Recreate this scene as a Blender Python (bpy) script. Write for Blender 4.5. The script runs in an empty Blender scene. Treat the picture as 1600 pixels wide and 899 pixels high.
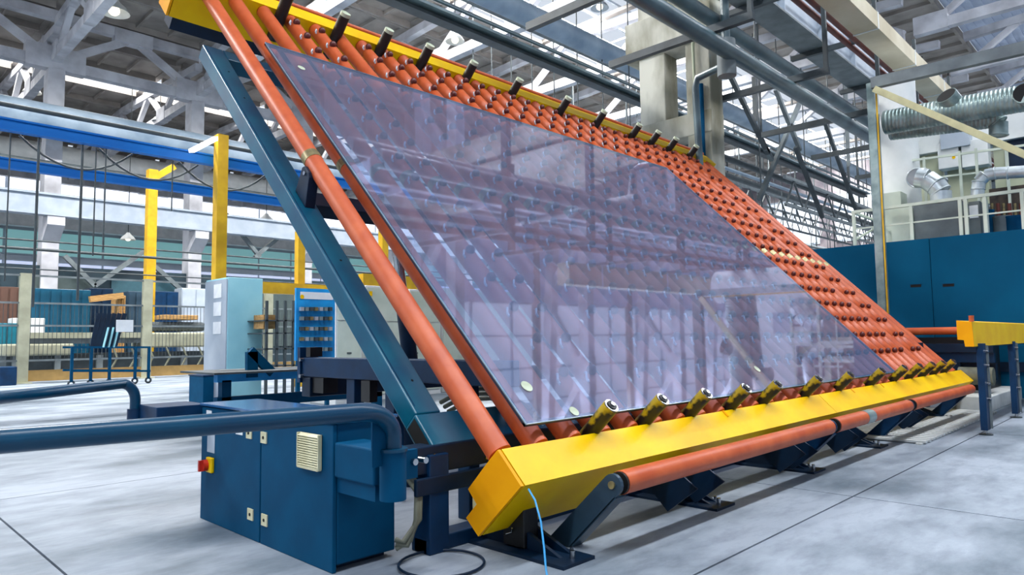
import bpy, math, random
from mathutils import Vector, Matrix
random.seed(7)
SC = bpy.context.scene
COL = SC.collection
# ------------------------------------------------------------------ camera
F = 1080.0
vx = Vector((1056, 67, 1080)).normalized()
up = Vector((-184.6, -14500, 1080)); up = (up - up.dot(vx) * vx).normalized()
vy = up.cross(vx)
CAM = Vector((0, 0, 1.0))
def i2w(d): return Vector((vx.dot(d), vy.dot(d), up.dot(d)))
def P(px, py, ax, val):
    """where the line of sight of a pixel of the photograph meets the plane axis=val"""
    d = i2w(Vector((px - 800, py - 450, F))); t = (val - CAM[ax]) / d[ax]
    return CAM + d * t
cam = bpy.data.cameras.new('camera'); camo = bpy.data.objects.new('camera', cam); COL.objects.link(camo)
r, dn, fw = i2w(Vector((1, 0, 0))), i2w(Vector((0, 1, 0))), i2w(Vector((0, 0, 1)))
M = Matrix((( r.x, -dn.x, -fw.x, CAM.x), (r.y, -dn.y, -fw.y, CAM.y), (r.z, -dn.z, -fw.z, CAM.z), (0, 0, 0, 1)))
camo.matrix_world = M
cam.sensor_width = 36; cam.lens = 36 * F / 1600; cam.clip_start = .05; cam.clip_end = 400
cam.shift_y = 0.0003
SC.camera = camo
# ------------------------------------------------------------------ light
W = bpy.data.worlds.new('sky'); SC.world = W; W.use_nodes = True
bg = W.node_tree.nodes['Background']; bg.inputs[0].default_value = (.80, .88, 1.0, 1); bg.inputs[1].default_value = .7
def area(name, loc, sx, sy, power, col=(1, .98, .95), rot=(0, 0, 0)):
    l = bpy.data.lights.new(name, 'AREA'); l.shape = 'RECTANGLE'; l.size = sx; l.size_y = sy; l.energy = power; l.color = col
    o = bpy.data.objects.new(name, l); o.location = loc; o.rotation_euler = rot; COL.objects.link(o); return o
area('roof_strip_lamp', (24, 19.5, 16.3), 74, 1.8, 30000)
area('roof_strip_lamp', (22, 42, 16.3), 74, 4, 10000)
area('roof_strip_lamp', (22, -1.2, 16.3), 74, 1.0, 10500, (.92, .95, 1))  # added fill over the unseen near bay, placed clear of the glass reflection
SC.view_settings.view_transform = 'Standard'; SC.view_settings.look = 'None'
SC.view_settings.exposure = 0.28; SC.view_settings.gamma = 1
SC.view_settings.use_curve_mapping = False
SC.cycles.max_bounces = 7; SC.cycles.diffuse_bounces = 3; SC.cycles.glossy_bounces = 3
SC.cycles.transparent_max_bounces = 12; SC.cycles.caustics_reflective = False; SC.cycles.caustics_refractive = False
# ------------------------------------------------------------------ materials
def lin(c): return tuple(((x / 255) / 12.92 if x / 255 <= .04045 else ((x / 255 + .055) / 1.055) ** 2.4) for x in c) + (1,)
MATS = {}
def mat(name, rgb, rough=.5, metal=0, rgb2=None, scale=6, detail=4, bump=0, lo=.35, hi=.7, spec=.5, stretch=None, emit=0):
    if name in MATS: return MATS[name]
    m = bpy.data.materials.new(name); m.use_nodes = True; nt = m.node_tree; b = nt.nodes['Principled BSDF']
    b.inputs['Roughness'].default_value = rough; b.inputs['Metallic'].default_value = metal
    b.inputs['Specular IOR Level'].default_value = spec
    c1 = lin(rgb); c2 = lin(rgb2) if rgb2 else tuple(x * .82 for x in c1[:3]) + (1,)
    tc = nt.nodes.new('ShaderNodeTexCoord'); no = nt.nodes.new('ShaderNodeTexNoise')
    no.inputs['Scale'].default_value = scale; no.inputs['Detail'].default_value = detail
    src = tc.outputs['Object']
    if stretch:
        mp = nt.nodes.new('ShaderNodeMapping'); mp.inputs['Scale'].default_value = stretch
        nt.links.new(src, mp.inputs[0]); src = mp.outputs[0]
    nt.links.new(src, no.inputs['Vector'])
    cr = nt.nodes.new('ShaderNodeValToRGB'); cr.color_ramp.elements[0].position = lo; cr.color_ramp.elements[1].position = hi
    cr.color_ramp.elements[0].color = c2; cr.color_ramp.elements[1].color = c1
    nt.links.new(no.outputs['Fac'], cr.inputs[0]); nt.links.new(cr.outputs[0], b.inputs['Base Color'])
    if bump:
        bp = nt.nodes.new('ShaderNodeBump'); bp.inputs['Strength'].default_value = bump; bp.inputs['Distance'].default_value = .01
        nt.links.new(no.outputs['Fac'], bp.inputs['Height']); nt.links.new(bp.outputs[0], b.inputs['Normal'])
    if emit:
        b.inputs['Emission Color'].default_value = c1; b.inputs['Emission Strength'].default_value = emit
    MATS[name] = m; return m
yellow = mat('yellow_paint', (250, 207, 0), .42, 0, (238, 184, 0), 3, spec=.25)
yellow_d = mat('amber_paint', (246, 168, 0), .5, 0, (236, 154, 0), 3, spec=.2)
yellow_b = mat('old_yellow_paint', (216, 172, 14), .5, 0, (192, 148, 10), 4)
orange = mat('orange_rubber', (204, 98, 52), .42, 0, (184, 78, 36), 7, 6, spec=.4)
wheelm = mat('dark_red_rubber', (112, 38, 30), .4, 0, (80, 26, 22), 30)
steelblue = mat('steel_blue_paint', (0, 92, 116), .33, 0, (0, 72, 102), 4, 6, spec=.45)
darkblue = mat('dark_blue_paint', (0, 50, 88), .45, 0, (0, 38, 70), 6, spec=.3)
navy = mat('navy_paint', (4, 36, 62), .45, 0, (2, 26, 48), 6, spec=.3)
cabblue = mat('cabinet_blue_paint', (0, 74, 110), .6, 0, (0, 64, 98), 5, spec=.1)
pipeblue = mat('pipe_blue_paint', (0, 66, 94), .3, 0, (0, 54, 84), 5, spec=.4)
furn = mat('furnace_blue_paint', (0, 86, 122), .6, 0, (0, 78, 112), 1.5, spec=.1)
railblue = mat('bright_blue_paint', (0, 108, 190), .5, 0, (0, 96, 176), 1, spec=.25)
boardblue = mat('tool_board_blue', (10, 165, 235), .6, 0, (10, 130, 200), 4)
black = mat('black_rubber', (22, 24, 26), .45, 0, (12, 12, 14), 20)
blackyellow = mat('worn_black_yellow_paint', (24, 28, 26), .35, 0, (190, 160, 20), 6, 5, lo=.44, hi=.50, stretch=(1, 1, 1))
chrome = mat('chrome', (200, 202, 205), .2, 1, (150, 152, 155), 8)
brass = mat('worn_brass', (176, 160, 110), .35, .6, (120, 110, 80), 14)
palegreen = mat('pale_cap', (205, 215, 190), .5, 0, (170, 180, 150), 10)
galv = mat('galvanised_steel', (165, 182, 180), .35, .5, (120, 140, 138), 5, 3)
galvl = mat('bright_galvanised', (225, 232, 232), .3, .55, (190, 200, 205), 5, 3)
grey = mat('grey_steel', (120, 130, 132), .5, 0, (92, 100, 104), 3)
dgrey = mat('dark_grey_steel', (70, 80, 84), .5, 0, (50, 58, 62), 3)
pipegrey = mat('grey_green_pipe', (92, 116, 122), .35, 0, (62, 82, 90), 2, spec=.7)
pipepale = mat('pale_blue_grey_pipe', (158, 175, 190), .4, 0, (120, 140, 158), 1)
redpipe = mat('red_oxide_pipe', (120, 52, 38), .5, 0, (85, 38, 30), 3)
conc = mat('concrete', (206, 204, 190), .85, 0, (128, 124, 104), 1.0, 12, .4, .36, .64, stretch=(1.6, 1.6, .7))
concw = mat('whitewashed_concrete', (206, 207, 212), .8, 0, (162, 162, 168), 1.1, 8, .2, .3, .6)
slabm = mat('roof_slab_concrete', (176, 168, 160), .9, 0, (128, 122, 116), .7, 8, 0, .3, .7)
cream = mat('cream_box_beam', (222, 212, 186), .6, 0, (190, 176, 144), 1, 6)
white = mat('white_paint', (232, 234, 232), .5, 0, (210, 214, 212), 2)
palewhite = mat('pale_green_white_paint', (222, 230, 214), .5, 0, (196, 206, 190), 2)
beige = mat('beige_panel', (196, 200, 170), .6, 0, (172, 178, 150), 1.5)
cyanw = mat('pale_cyan_paint', (160, 215, 225), .45, 0, (140, 200, 214), 2)
greyw = mat('pale_grey_paint', (180, 190, 200), .45, 0, (160, 172, 186), 2)
vent = mat('ivory_plastic', (218, 214, 180), .5, 0, (196, 190, 150), 8)
red = mat('red_plastic', (205, 50, 30), .35, 0, (180, 36, 22), 8)
paper = mat('white_paper', (235, 238, 240), .7, 0, (222, 226, 230), 6)
wood = mat('raw_wood', (196, 156, 96), .7, 0, (150, 110, 60), 5, 4, stretch=(1, 8, 8))
cablem = mat('blue_cable', (40, 150, 210), .4)
hose = mat('grey_hose', (120, 122, 104), .5, 0, (90, 92, 78), 10)
foliage = mat('green_plastic', (30, 140, 110), .5)
kerb = mat('pale_kerb_concrete', (205, 208, 206), .8, 0, (170, 174, 174), 3, 6)
hole = mat('hole_black', (5, 6, 8), .8)
glasst = mat('turquoise_window_glass', (140, 196, 198), .3, 0, (140, 196, 198), .5, emit=.32)
glassl = mat('pale_blue_window_glass', (205, 216, 245), .3, 0, (205, 216, 245), .5, emit=.55)
glassd = mat('dim_window_glass', (225, 235, 250), .3, 0, (225, 235, 250), .5, emit=.22)
glassw = mat('bright_window_glass', (240, 245, 255), .3, 0, (240, 245, 255), .5, emit=1.0)
tanm = mat('tan_machine_paint', (176, 176, 152), .5, 0, (150, 150, 128), 3)
lamp_em = mat('lit_tube', (255, 255, 255), .5, 0, (255, 255, 255), 1, emit=6)
lampw = mat('lamp_warm', (255, 244, 220), .5, 0, (255, 244, 220), 1, emit=1.2)
def floor_mat():
    m = bpy.data.materials.new('floor_concrete'); m.use_nodes = True; nt = m.node_tree; b = nt.nodes['Principled BSDF']; N = nt.nodes.new; L = nt.links.new
    g = N('ShaderNodeNewGeometry'); n1 = N('ShaderNodeTexNoise'); n1.inputs['Scale'].default_value = .55; n1.inputs['Detail'].default_value = 9; n1.inputs['Roughness'].default_value = .62
    mp = N('ShaderNodeMapping'); mp.inputs['Scale'].default_value = (1, 1.8, 1); L(g.outputs['Position'], mp.inputs[0]); L(mp.outputs[0], n1.inputs['Vector'])
    n2 = N('ShaderNodeTexNoise'); n2.inputs['Scale'].default_value = 3.2; n2.inputs['Detail'].default_value = 10; n2.inputs['Roughness'].default_value = .7
    mp2 = N('ShaderNodeMapping'); mp2.inputs['Scale'].default_value = (1, 3.0, 1); mp2.inputs['Rotation'].default_value = (0, 0, .6); L(g.outputs['Position'], mp2.inputs[0]); L(mp2.outputs[0], n2.inputs['Vector'])
    r1 = N('ShaderNodeValToRGB'); r1.color_ramp.elements[0].position = .36; r1.color_ramp.elements[1].position = .58
    r1.color_ramp.elements[0].color = lin((84, 98, 110)); r1.color_ramp.elements[1].color = lin((148, 158, 170)); L(n1.outputs['Fac'], r1.inputs[0])
    r2 = N('ShaderNodeValToRGB'); r2.color_ramp.elements[0].position = .3; r2.color_ramp.elements[1].position = .52
    r2.color_ramp.elements[0].color = (.6, .62, .66, 1); r2.color_ramp.elements[1].color = (1, 1, 1, 1); L(n2.outputs['Fac'], r2.inputs[0])
    mx = N('ShaderNodeMix'); mx.data_type = 'RGBA'; mx.blend_type = 'MULTIPLY'; mx.inputs[0].default_value = .85
    L(r1.outputs[0], mx.inputs[6]); L(r2.outputs[0], mx.inputs[7]); L(mx.outputs[2], b.inputs['Base Color'])
    mr = N('ShaderNodeMapRange'); mr.inputs[3].default_value = .38; mr.inputs[4].default_value = .7; L(n2.outputs['Fac'], mr.inputs[0]); L(mr.outputs[0], b.inputs['Roughness'])
    bp = N('ShaderNodeBump'); bp.inputs['Strength'].default_value = .15; bp.inputs['Distance'].default_value = .01; L(n2.outputs['Fac'], bp.inputs['Height']); L(bp.outputs[0], b.inputs['Normal'])
    return m
floorm = floor_mat()
def sheet_mat():
    """coated double glazing, part see-through, part mirror; lavender of reflected sky put into its tints"""
    m = bpy.data.materials.new('coated_glass'); m.use_nodes = True; nt = m.node_tree; nt.nodes.clear(); N = nt.nodes.new; L = nt.links.new
    out = N('ShaderNodeOutputMaterial'); tr = N('ShaderNodeBsdfTransparent'); tr.inputs[0].default_value = (.82, .87, .98, 1)
    gl = N('ShaderNodeBsdfGlossy'); gl.inputs[0].default_value = (.74, .79, 1.0, 1); gl.inputs['Roughness'].default_value = .03  # mirror colour carries the lavender of the reflected sky
    lw = N('ShaderNodeLayerWeight'); lw.inputs[0].default_value = .5
    fr = N('ShaderNodeMapRange'); fr.inputs[1].default_value = .2; fr.inputs[2].default_value = 1; fr.inputs[3].default_value = .15; fr.inputs[4].default_value = .42; L(lw.outputs['Facing'], fr.inputs[0])
    mx = N('ShaderNodeMixShader'); L(fr.outputs[0], mx.inputs[0]); L(tr.outputs[0], mx.inputs[1]); L(gl.outputs[0], mx.inputs[2])
    df = N('ShaderNodeBsdfDiffuse'); df.inputs[0].default_value = (.52, .60, .86, 1)
    m2 = N('ShaderNodeMixShader'); m2.inputs[0].default_value = .08; L(mx.outputs[0], m2.inputs[1]); L(df.outputs[0], m2.inputs[2])
    L(m2.outputs[0], out.inputs[0]); return m
sheetm = sheet_mat()
# ------------------------------------------------------------------ mesh helpers
WORLD = {}
def frame(d, upv=None):
    d = Vector(d).normalized()
    upv = Vector(upv) if upv is not None else (Vector((0, 0, 1)) if abs(d.z) < .95 else Vector((1, 0, 0)))
    a = upv.cross(d).normalized(); b = d.cross(a).normalized()
    return d, a, b
class MB:
    def __init__(s): s.v = []; s.f = []; s.sm = []
    def add(s, vs, fs, smooth=False):
        o = len(s.v); s.v += [Vector(x) for x in vs]; s.f += [tuple(i + o for i in f) for f in fs]; s.sm += [smooth] * len(fs); return s
    def obox(s, c, ax, h):
        c = Vector(c); vs = []
        for k in (-1, 1):
            for j in (-1, 1):
                for i in (-1, 1): vs.append(c + ax[0] * (i * h[0]) + ax[1] * (j * h[1]) + ax[2] * (k * h[2]))
        return s.add(vs, [(0, 2, 3, 1), (4, 5, 7, 6), (0, 1, 5, 4), (2, 6, 7, 3), (0, 4, 6, 2), (1, 3, 7, 5)])
    def box(s, a, b):
        a = Vector(a); b = Vector(b)
        return s.obox((a + b) / 2, (Vector((1, 0, 0)), Vector((0, 1, 0)), Vector((0, 0, 1))), [abs(x) / 2 for x in (b - a)])
    def bar(s, p, q, w, h, upv=None):
        p = Vector(p); q = Vector(q); d, a, b = frame(q - p, upv)
        return s.obox((p + q) / 2, (d, a, b), ((q - p).length / 2, w / 2, h / 2))
    def tube(s, p, q, r, n=16, r2=None, caps=True, prof=None):
        p = Vector(p); q = Vector(q); d, a, b = frame(q - p); ln = (q - p).length
        prof = prof or [(0, r), (1, r if r2 is None else r2)]
        vs = []
        for t, rr in prof:
            for i in range(n):
                an = 2 * math.pi * i / n; vs.append(p + d * (t * ln) + (a * math.cos(an) + b * math.sin(an)) * rr)
        fs = [(k * n + i, k * n + (i + 1) % n, (k + 1) * n + (i + 1) % n, (k + 1) * n + i) for k in range(len(prof) - 1) for i in range(n)]
        s.add(vs, fs, True)
        if caps:
            m = len(prof) - 1
            s.add(vs[:n], [tuple(range(n - 1, -1, -1))]); s.add(vs[m * n:], [tuple(range(n))])
        return s
    def path(s, pts, r, n=12, rr=None):
        pts = [Vector(p) for p in pts]; vs = []; a = None
        for k, p in enumerate(pts):
            d = (pts[min(k + 1, len(pts) - 1)] - pts[max(k - 1, 0)]).normalized()
            if a is None: _, a, _ = frame(d)
            a = (a - d * a.dot(d)).normalized(); b = d.cross(a); R = rr[k] if rr else r
            for i in range(n):
                an = 2 * math.pi * i / n; vs.append(p + (a * math.cos(an) + b * math.sin(an)) * R)
        fs = [(k * n + i, k * n + (i + 1) % n, (k + 1) * n + (i + 1) % n, (k + 1) * n + i) for k in range(len(pts) - 1) for i in range(n)]
        s.add(vs, fs, True); s.add(vs[:n], [tuple(range(n - 1, -1, -1))]); s.add(vs[-n:], [tuple(range(n))]); return s
    def prism(s, poly, vec):
        poly = [Vector(p) for p in poly]; vec = Vector(vec); n = len(poly)
        fs = [tuple(range(n - 1, -1, -1)), tuple(range(n, 2 * n))] + [(i, (i + 1) % n, n + (i + 1) % n, n + i) for i in range(n)]
        return s.add(poly + [p + vec for p in poly], fs)
    def sphere(s, c, r, n=10, m=6, sq=(1, 1, 1)):
        c = Vector(c); vs = []
        for j in range(m + 1):
            th = math.pi * j / m
            for i in range(n):
                ph = 2 * math.pi * i / n
                vs.append(c + Vector((r * sq[0] * math.sin(th) * math.cos(ph), r * sq[1] * math.sin(th) * math.sin(ph), r * sq[2] * math.cos(th))))
        return s.add(vs, [(j * n + i, (j + 1) * n + i, (j + 1) * n + (i + 1) % n, j * n + (i + 1) % n) for j in range(m) for i in range(n)], True)
    def torus(s, c, axis, R, r, n=20, m=8):
        d, a, b = frame(axis); c = Vector(c); vs = []
        for i in range(n):
            an = 2 * math.pi * i / n; e = a * math.cos(an) + b * math.sin(an)
            for j in range(m):
                bn = 2 * math.pi * j / m; vs.append(c + e * (R + r * math.cos(bn)) + d * (r * math.sin(bn)))
        return s.add(vs, [(i * m + j, ((i + 1) % n) * m + j, ((i + 1) % n) * m + (j + 1) % m, i * m + (j + 1) % m) for i in range(n) for j in range(m)], True)
    def build(s, name, m, parent=None, bevel=0, origin=None):
        lo = [min(v[i] for v in s.v) for i in range(3)]; hi = [max(v[i] for v in s.v) for i in range(3)]
        c = Vector(origin) if origin is not None else Vector([(lo[i] + hi[i]) / 2 for i in range(3)])
        me = bpy.data.meshes.new(name); me.from_pydata([v - c for v in s.v], [], s.f)
        me.polygons.foreach_set('use_smooth', s.sm); me.materials.append(m); me.update()
        o = bpy.data.objects.new(name, me); link(o, c, parent)
        if bevel:
            b = o.modifiers.new('bevel', 'BEVEL'); b.width = bevel; b.segments = 2; b.limit_method = 'ANGLE'
        return o
def link(o, c, parent=None):
    COL.objects.link(o); WORLD[o.name] = Vector(c)
    if parent is not None: o.parent = parent; o.location = Vector(c) - WORLD[parent.name]
    else: o.location = c
def empty(name, loc): 
    o = bpy.data.objects.new(name, None); o.empty_display_size = .2; link(o, Vector(loc)); return o
def inst(src, loc, parent=None, name=None):
    o = src.copy(); o.name = name or src.name.split('.')[0]; COL.objects.link(o); WORLD[o.name] = Vector(loc); o.parent = parent
    o.location = Vector(loc) - (WORLD[parent.name] if parent else Vector((0, 0, 0))); return o
def tag(o, label=None, cat=None, group=None, kind=None):
    if label: o['label'] = label
    if cat: o['category'] = cat
    if group: o['group'] = group
    if kind: o['kind'] = kind
    return o
def copy_tree(o, off, root=True, parent=None):
    c = o.copy(); COL.objects.link(c)
    WORLD[c.name] = WORLD[o.name] + Vector(off)
    c.parent = parent
    if root: c.location = o.location + Vector(off)
    for ch in [x for x in bpy.data.objects if x.parent == o]: copy_tree(ch, off, False, c)
    return c
ORD = ['first', 'second', 'third', 'fourth', 'fifth', 'sixth', 'seventh', 'eighth', 'ninth', 'tenth', 'eleventh', 'twelfth']
S2 = math.sqrt(.5)
def T(x, u, n): return Vector((x, (u - n) * S2, (u + n) * S2))     # table coordinates: along beam, up the slope, off the bed
U = Vector((0, S2, S2)); Nn = Vector((0, -S2, S2)); X = Vector((1, 0, 0)); Y = Vector((0, 1, 0)); Z = Vector((0, 0, 1))
def tbox(mb, x0, x1, u0, u1, n0, n1):
    return mb.obox(T((x0 + x1) / 2, (u0 + u1) / 2, (n0 + n1) / 2), (X, U, Nn), (abs(x1 - x0) / 2, abs(u1 - u0) / 2, abs(n1 - n0) / 2))
# ------------------------------------------------------------------ floor
base = MB().box((-14, -16, -.30), (64, 60, -.03)).build('floor', mat('joint_grey', (95, 98, 102), .9)); tag(base, kind='structure')
sx, sy, gx, gy = 3.75, 4.05, .85, 1.55
sl = None
for i in range(-4, 17):
    for j in range(-4, 10):
        x0 = gx + i * sx; y0 = gy + j * sy
        c = Vector((x0 + sx / 2, y0 + sy / 2, -.015))
        if sl is None:
            sl = MB().box(c - Vector((sx / 2 - .006, sy / 2 - .006, .015)), c + Vector((sx / 2 - .006, sy / 2 - .006, .015))).build('slab', floorm, base)
        else: inst(sl, c, base)
# ------------------------------------------------------------------ tilting roller table
table = empty('tilting_roller_table', (6.6, 2.9, 0))
tag(table, 'large tilted table of orange rollers between yellow beams, holding the glass', 'roller table')
prof = [(2.253, .505), (2.109, .363), (2.385, .10), (2.467, .17), (2.394, .243), (2.452, .304), (2.329, .431)]
for a, b in ((2.232, 5.98), (5.986, 11.08)):
    MB().prism([(a, y, z) for y, z in prof], (b - a, 0, 0)).build('beam_cover', yellow, table)
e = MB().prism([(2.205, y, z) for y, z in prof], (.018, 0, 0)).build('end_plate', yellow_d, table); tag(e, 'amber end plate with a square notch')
for x in (4.3, 6.75, 7.6): tbox(MB(), x, x + .02, 1.9, 1.95, -1.234, -1.231).build('seam_strip', yellow_d, table)
# upper beam
up_prof = [(6.95, -1.235), (7.2, -1.235), (7.2, -1.6), (6.95, -1.6)]
for a, b in ((2.06, 6.5), (6.507, 11.15)):
    MB().prism([T(a, u, n) for u, n in up_prof], (b - a, 0, 0)).build('beam_cover', yellow, table)
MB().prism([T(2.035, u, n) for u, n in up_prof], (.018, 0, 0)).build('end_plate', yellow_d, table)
MB().tube(T(2.2, 7.235, -1.24), T(11.1, 7.27, -1.24), .028, 12).build('edge_roller', orange, table)
tbox(MB(), 2.1, 11.0, 6.98, 7.15, -1.72, -1.60).build('beam_carrier', navy, table)
# rollers
RX = [2.28 + .2595 * k for k in range(34)]
PLAIN = {0, 1, 2, 5, 29, 32, 33}
U0, U1 = 1.97, 6.97
rows = [2.385 + .2753 * k for k in range(17)]
def roller_prof(neck):
    if not neck: return [(0, .061), (1, .061)]
    p = [(0, .061)]; L = U1 - U0
    for u in rows:
        t = (u - U0) / L; e_ = .03 / L
        p += [(t - e_, .061), (t - e_ * .6, .049), (t + e_ * .6, .049), (t + e_, .061)]
    return p + [(1, .061)]
protos = {}
NB = -1.302
wheel = None; clip = None; nwheel = 0
stuffw = MB(); stuffc = MB()
collar = None
for k, x in enumerate(RX):
    key = k >= 6 and k not in PLAIN
    c = T(x, (U0 + U1) / 2, NB)
    if key not in protos:
        o = MB().tube(T(x, U0, NB), T(x, U1, NB), .061, 18, prof=roller_prof(key)).build('roller', orange, table, origin=c); protos[key] = o
    else: o = inst(protos[key], c, table)
    cc = T(x, 4.40 - .006 * k, NB)
    if collar is None: collar = MB().tube(cc - U * .035, cc + U * .035, .0635, 16).build('collar', brass, o)
    else: inst(collar, cc, o)
    if k in PLAIN: continue
    for r_, u in enumerate(rows):
        w = T(x - .018, u, NB + .066)
        if nwheel < 290:
            nwheel += 1
            if wheel is None: wheel = MB().sphere(w, .033, 10, 6).build('wheel', wheelm, o)
            else: inst(wheel, w, o)
        else: stuffw.sphere(w, .032, 8, 4)
        q = w + Vector((-.085, 0, 0)) - U * .05 - Nn * .02
        if k < 22: stuffc.path([q + Nn * .01, q + U * .035 + X * .02 + Nn * .02, q + U * .05 + X * .04], .007, 5); stuffc.path([q - U * .025 + Nn * .005, q + X * .012, q + Nn * .012], .008, 5)
tag(stuffw.build('wheel', wheelm, table), kind='stuff')
tag(stuffc.build('wire_clips', mat('bright_wire', (215, 220, 225), .35, 0, (200, 205, 212), 8), table), kind='stuff')
# lower support stubs
for x in (2.94, 3.43, 3.93, 4.47, 4.98, 5.76, 6.5, 7.39, 8.14, 8.72, 9.27, 9.76, 10.27):
    a, b = T(x, 1.985, -1.36), T(x, 1.985, -1.07)
    st = MB().tube(a, b, .043, 18).build('support_roller', blackyellow, table)
    MB().tube(b, b + Nn * .008, .041, 16).build('end_ring', chrome, st)
    MB().tube(b + Nn * .006, b + Nn * .014, .029, 12).build('end_core', black, st)
    MB().tube(b + Nn * .01, b + Nn * .022, .014, 8).build('axle_nut', chrome, st)
for i, x in enumerate((2.93, 3.51, 4.02, 4.55, 5.19, 5.94, 6.86, 7.64, 8.5, 9.02, 9.53, 10.16)):
    a, b = T(x, 6.89, -1.50), T(x, 6.89, -1.06)
    st = MB().tube(a, b, .052, 12).build('stop_finger', black, table)
    MB().tube(b, b + Nn * .035, .049, 12).build('finger_cap', palegreen, st)
# edge roller along the lower beam with its arms
eu, en = (1.925 + .33) * S2, (-1.925 + .33) * S2
xs = [(2.68, 5.27), (5.39, 7.27), (7.39, 9.9)]
for i, (a, b) in enumerate(xs):
    er = MB().tube(T(a, eu, en), T(b, eu, en), .055, 20).build('edge_roller', orange, table)
    MB().tube(T(a - .012, eu, en), T(a, eu, en), .052, 18).build('roller_end', black, er)
    MB().tube(T(a - .02, eu, en), T(a - .012, eu, en), .02, 10).build('axle_nut', brass, er)
MB().tube(T(6.02, eu, en), T(6.2, eu, en), .0565, 18).build('collar', galv, table)
for x in (2.65, 5.33, 7.33, 9.55):
    mb = MB(); n1 = en; n0 = en - .56
    pts = []
    for k in range(9):
        an = math.pi * k / 8; pts.append(T(x - .035, eu + .05 * math.cos(an), n1 + .05 * math.sin(an)))
    pts += [T(x - .035, eu - .05, n0), T(x - .035, eu + .06, n0)]
    mb.prism(pts, (.02, 0, 0)); tbox(mb, x - .035, x + .05, eu - .055, eu - .045, n0, n1 - .03)
    ar = mb.build('arm', mat('slate_blue_paint', (40, 66, 84), .4, 0, (30, 54, 72), 6) if x < 3 else darkblue, table)
    MB().tube(T(x - .045, eu, n1), T(x - .034, eu, n1), .018, 10).build('bolt', brass, ar)
# triangular brackets hanging below the beam
for x in (3.45, 3.72, 4.95, 5.12, 6.05, 6.2, 7.95, 8.1):
    o_ = 0.02 if int(x * 100) % 2 else 0
    MB().prism([(x, 2.2, .33), (x, 1.95 + o_, .17), (x, 2.14 + o_, .02), (x, 2.42, .28)], (.012, 0, 0)).build('bracket_plate', navy, table)
# side rail, cross tubes, bracket to first roller
def chan(name, x0, x1, u0, u1, n0, n1, m): return tbox(MB(), x0, x1, u0, u1, n0, n1).build(name, m, table, bevel=.008)
rail = chan('side_rail', 2.14, 2.30, 2.40, 6.30, -1.62, -1.50, steelblue)
for u in (2.62, 3.6, 5.5, 5.9): MB().tube(T(2.235, u, -1.502), T(2.235, u, -1.4985), .008, 8).build('bolt_hole', hole, rail)
tbox(MB(), 2.155, 2.16, 2.45, 6.28, -1.5015, -1.498).build('edge_seam', darkblue, rail)
chan('side_rail', 10.7, 10.86, 2.40, 6.30, -1.62, -1.50, steelblue)
for x in (5.0, 7.9): chan('inner_rail', x, x + .12, 2.40, 6.9, -1.62, -1.52, darkblue)
ct = chan('cross_tube', 2.13, 11.0, 2.20, 2.40, -1.61, -1.50, steelblue)
tbox(MB(), 2.128, 2.132, 2.215, 2.385, -1.595, -1.515).build('open_end', hole, ct)
for u in (4.2, 6.22): chan('cross_tube', 2.3, 10.9, u - (.08 if u > 6 else 0), u + (.08 if u > 6 else .16), -1.62, -1.5 if u > 6 else -1.52, steelblue if u > 6 else navy)
mb = MB(); pts = [T(2.19, 4.10, -1.5), T(2.19, 4.30, -1.5)] + [T(2.19, 4.25 + .05 * math.cos(a), -1.36 + .05 * math.sin(a)) for a in (0, .8, 1.57, 2.4, 3.1)] + [T(2.19, 4.10, -1.42)]
bk = mb.prism([T(2.20, 4.12, -1.5), T(2.20, 4.30, -1.5), T(2.20, 4.34, -1.34), T(2.20, 4.32, -1.315), T(2.20, 4.25, -1.315), T(2.20, 4.22, -1.335)], (.07, 0, 0)).build('roller_bracket', navy, table, bevel=.003)
MB().tube(T(2.19, 4.28, -1.345), T(2.2, 4.28, -1.345), .014, 8).build('bolt', chrome, bk)
# base frame
bf = MB(); 
def fb(name, a, b, m=navy, bev=.006): return MB().box(a, b).build(name, m, table, bevel=bev)
fb('frame_post', (2.08, 2.58, 0), (2.20, 2.70, .46), darkblue)
fb('frame_rail', (2.08, 2.60, 0), (10.9, 2.72, .07), darkblue)
fr = fb('frame_rail', (1.98, 2.60, .37), (10.9, 2.72, .50))
fr2 = fb('frame_rail', (2.0, 2.575, .28), (10.9, 2.6, .36))
for x, z in ((2.12, .455), (2.12, .40), (2.46, .455), (2.46, .40)): MB().tube((x, 2.59, z), (x, 2.60, z), .008, 8).build('bolt', chrome, fr)
for x in (3.86, 5.3, 6.8, 8.3, 10.7): fb('frame_post', (x, 2.58, .07), (x + .1, 2.70, .37))
wb = fb('frame_beam', (2.60, 2.6, .745), (2.72, 4.72, .885), darkblue)
MB().box((2.585, 4.72, .70), (2.735, 4.76, .96)).build('end_plate', darkblue, wb)
MB().box((2.60, 4.60, .89), (2.70, 4.66, .96)).build('stop_block', black, wb)
for z in (.75, .87): MB().tube((2.57, 4.70, z), (2.60, 4.70, z), .015, 8).build('bolt', chrome, wb)
fb('frame_beam', (10.6, 2.6, .745), (10.72, 4.72, .885)); fb('frame_beam', (2.6, 4.60, .60), (10.7, 4.72, .74))
for y in (4.05, 3.6, 2.9): fb('frame_post', (2.62, y, 0), (2.70, y + .1, .745), darkblue)
MB().box((2.60, 3.42, .60), (2.66, 3.52, .74)).build('limit_switch', black, table)
MB().box((2.60, 3.84, .60), (2.66, 3.94, .74)).build('limit_switch', black, table)
MB().box((2.62, 4.45, .63), (2.74, 4.6, .74)).build('motor_box', black, table)
d_ = i2w(Vector((622 - 800, 400 - 450, F))); at_ = CAM + d_ * ((-1.62 - CAM.dot(Nn)) / d_.dot(Nn)); b_ = P(641, 565, 1, at_.y + .05); mid_ = b_.lerp(at_, .55)
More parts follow.
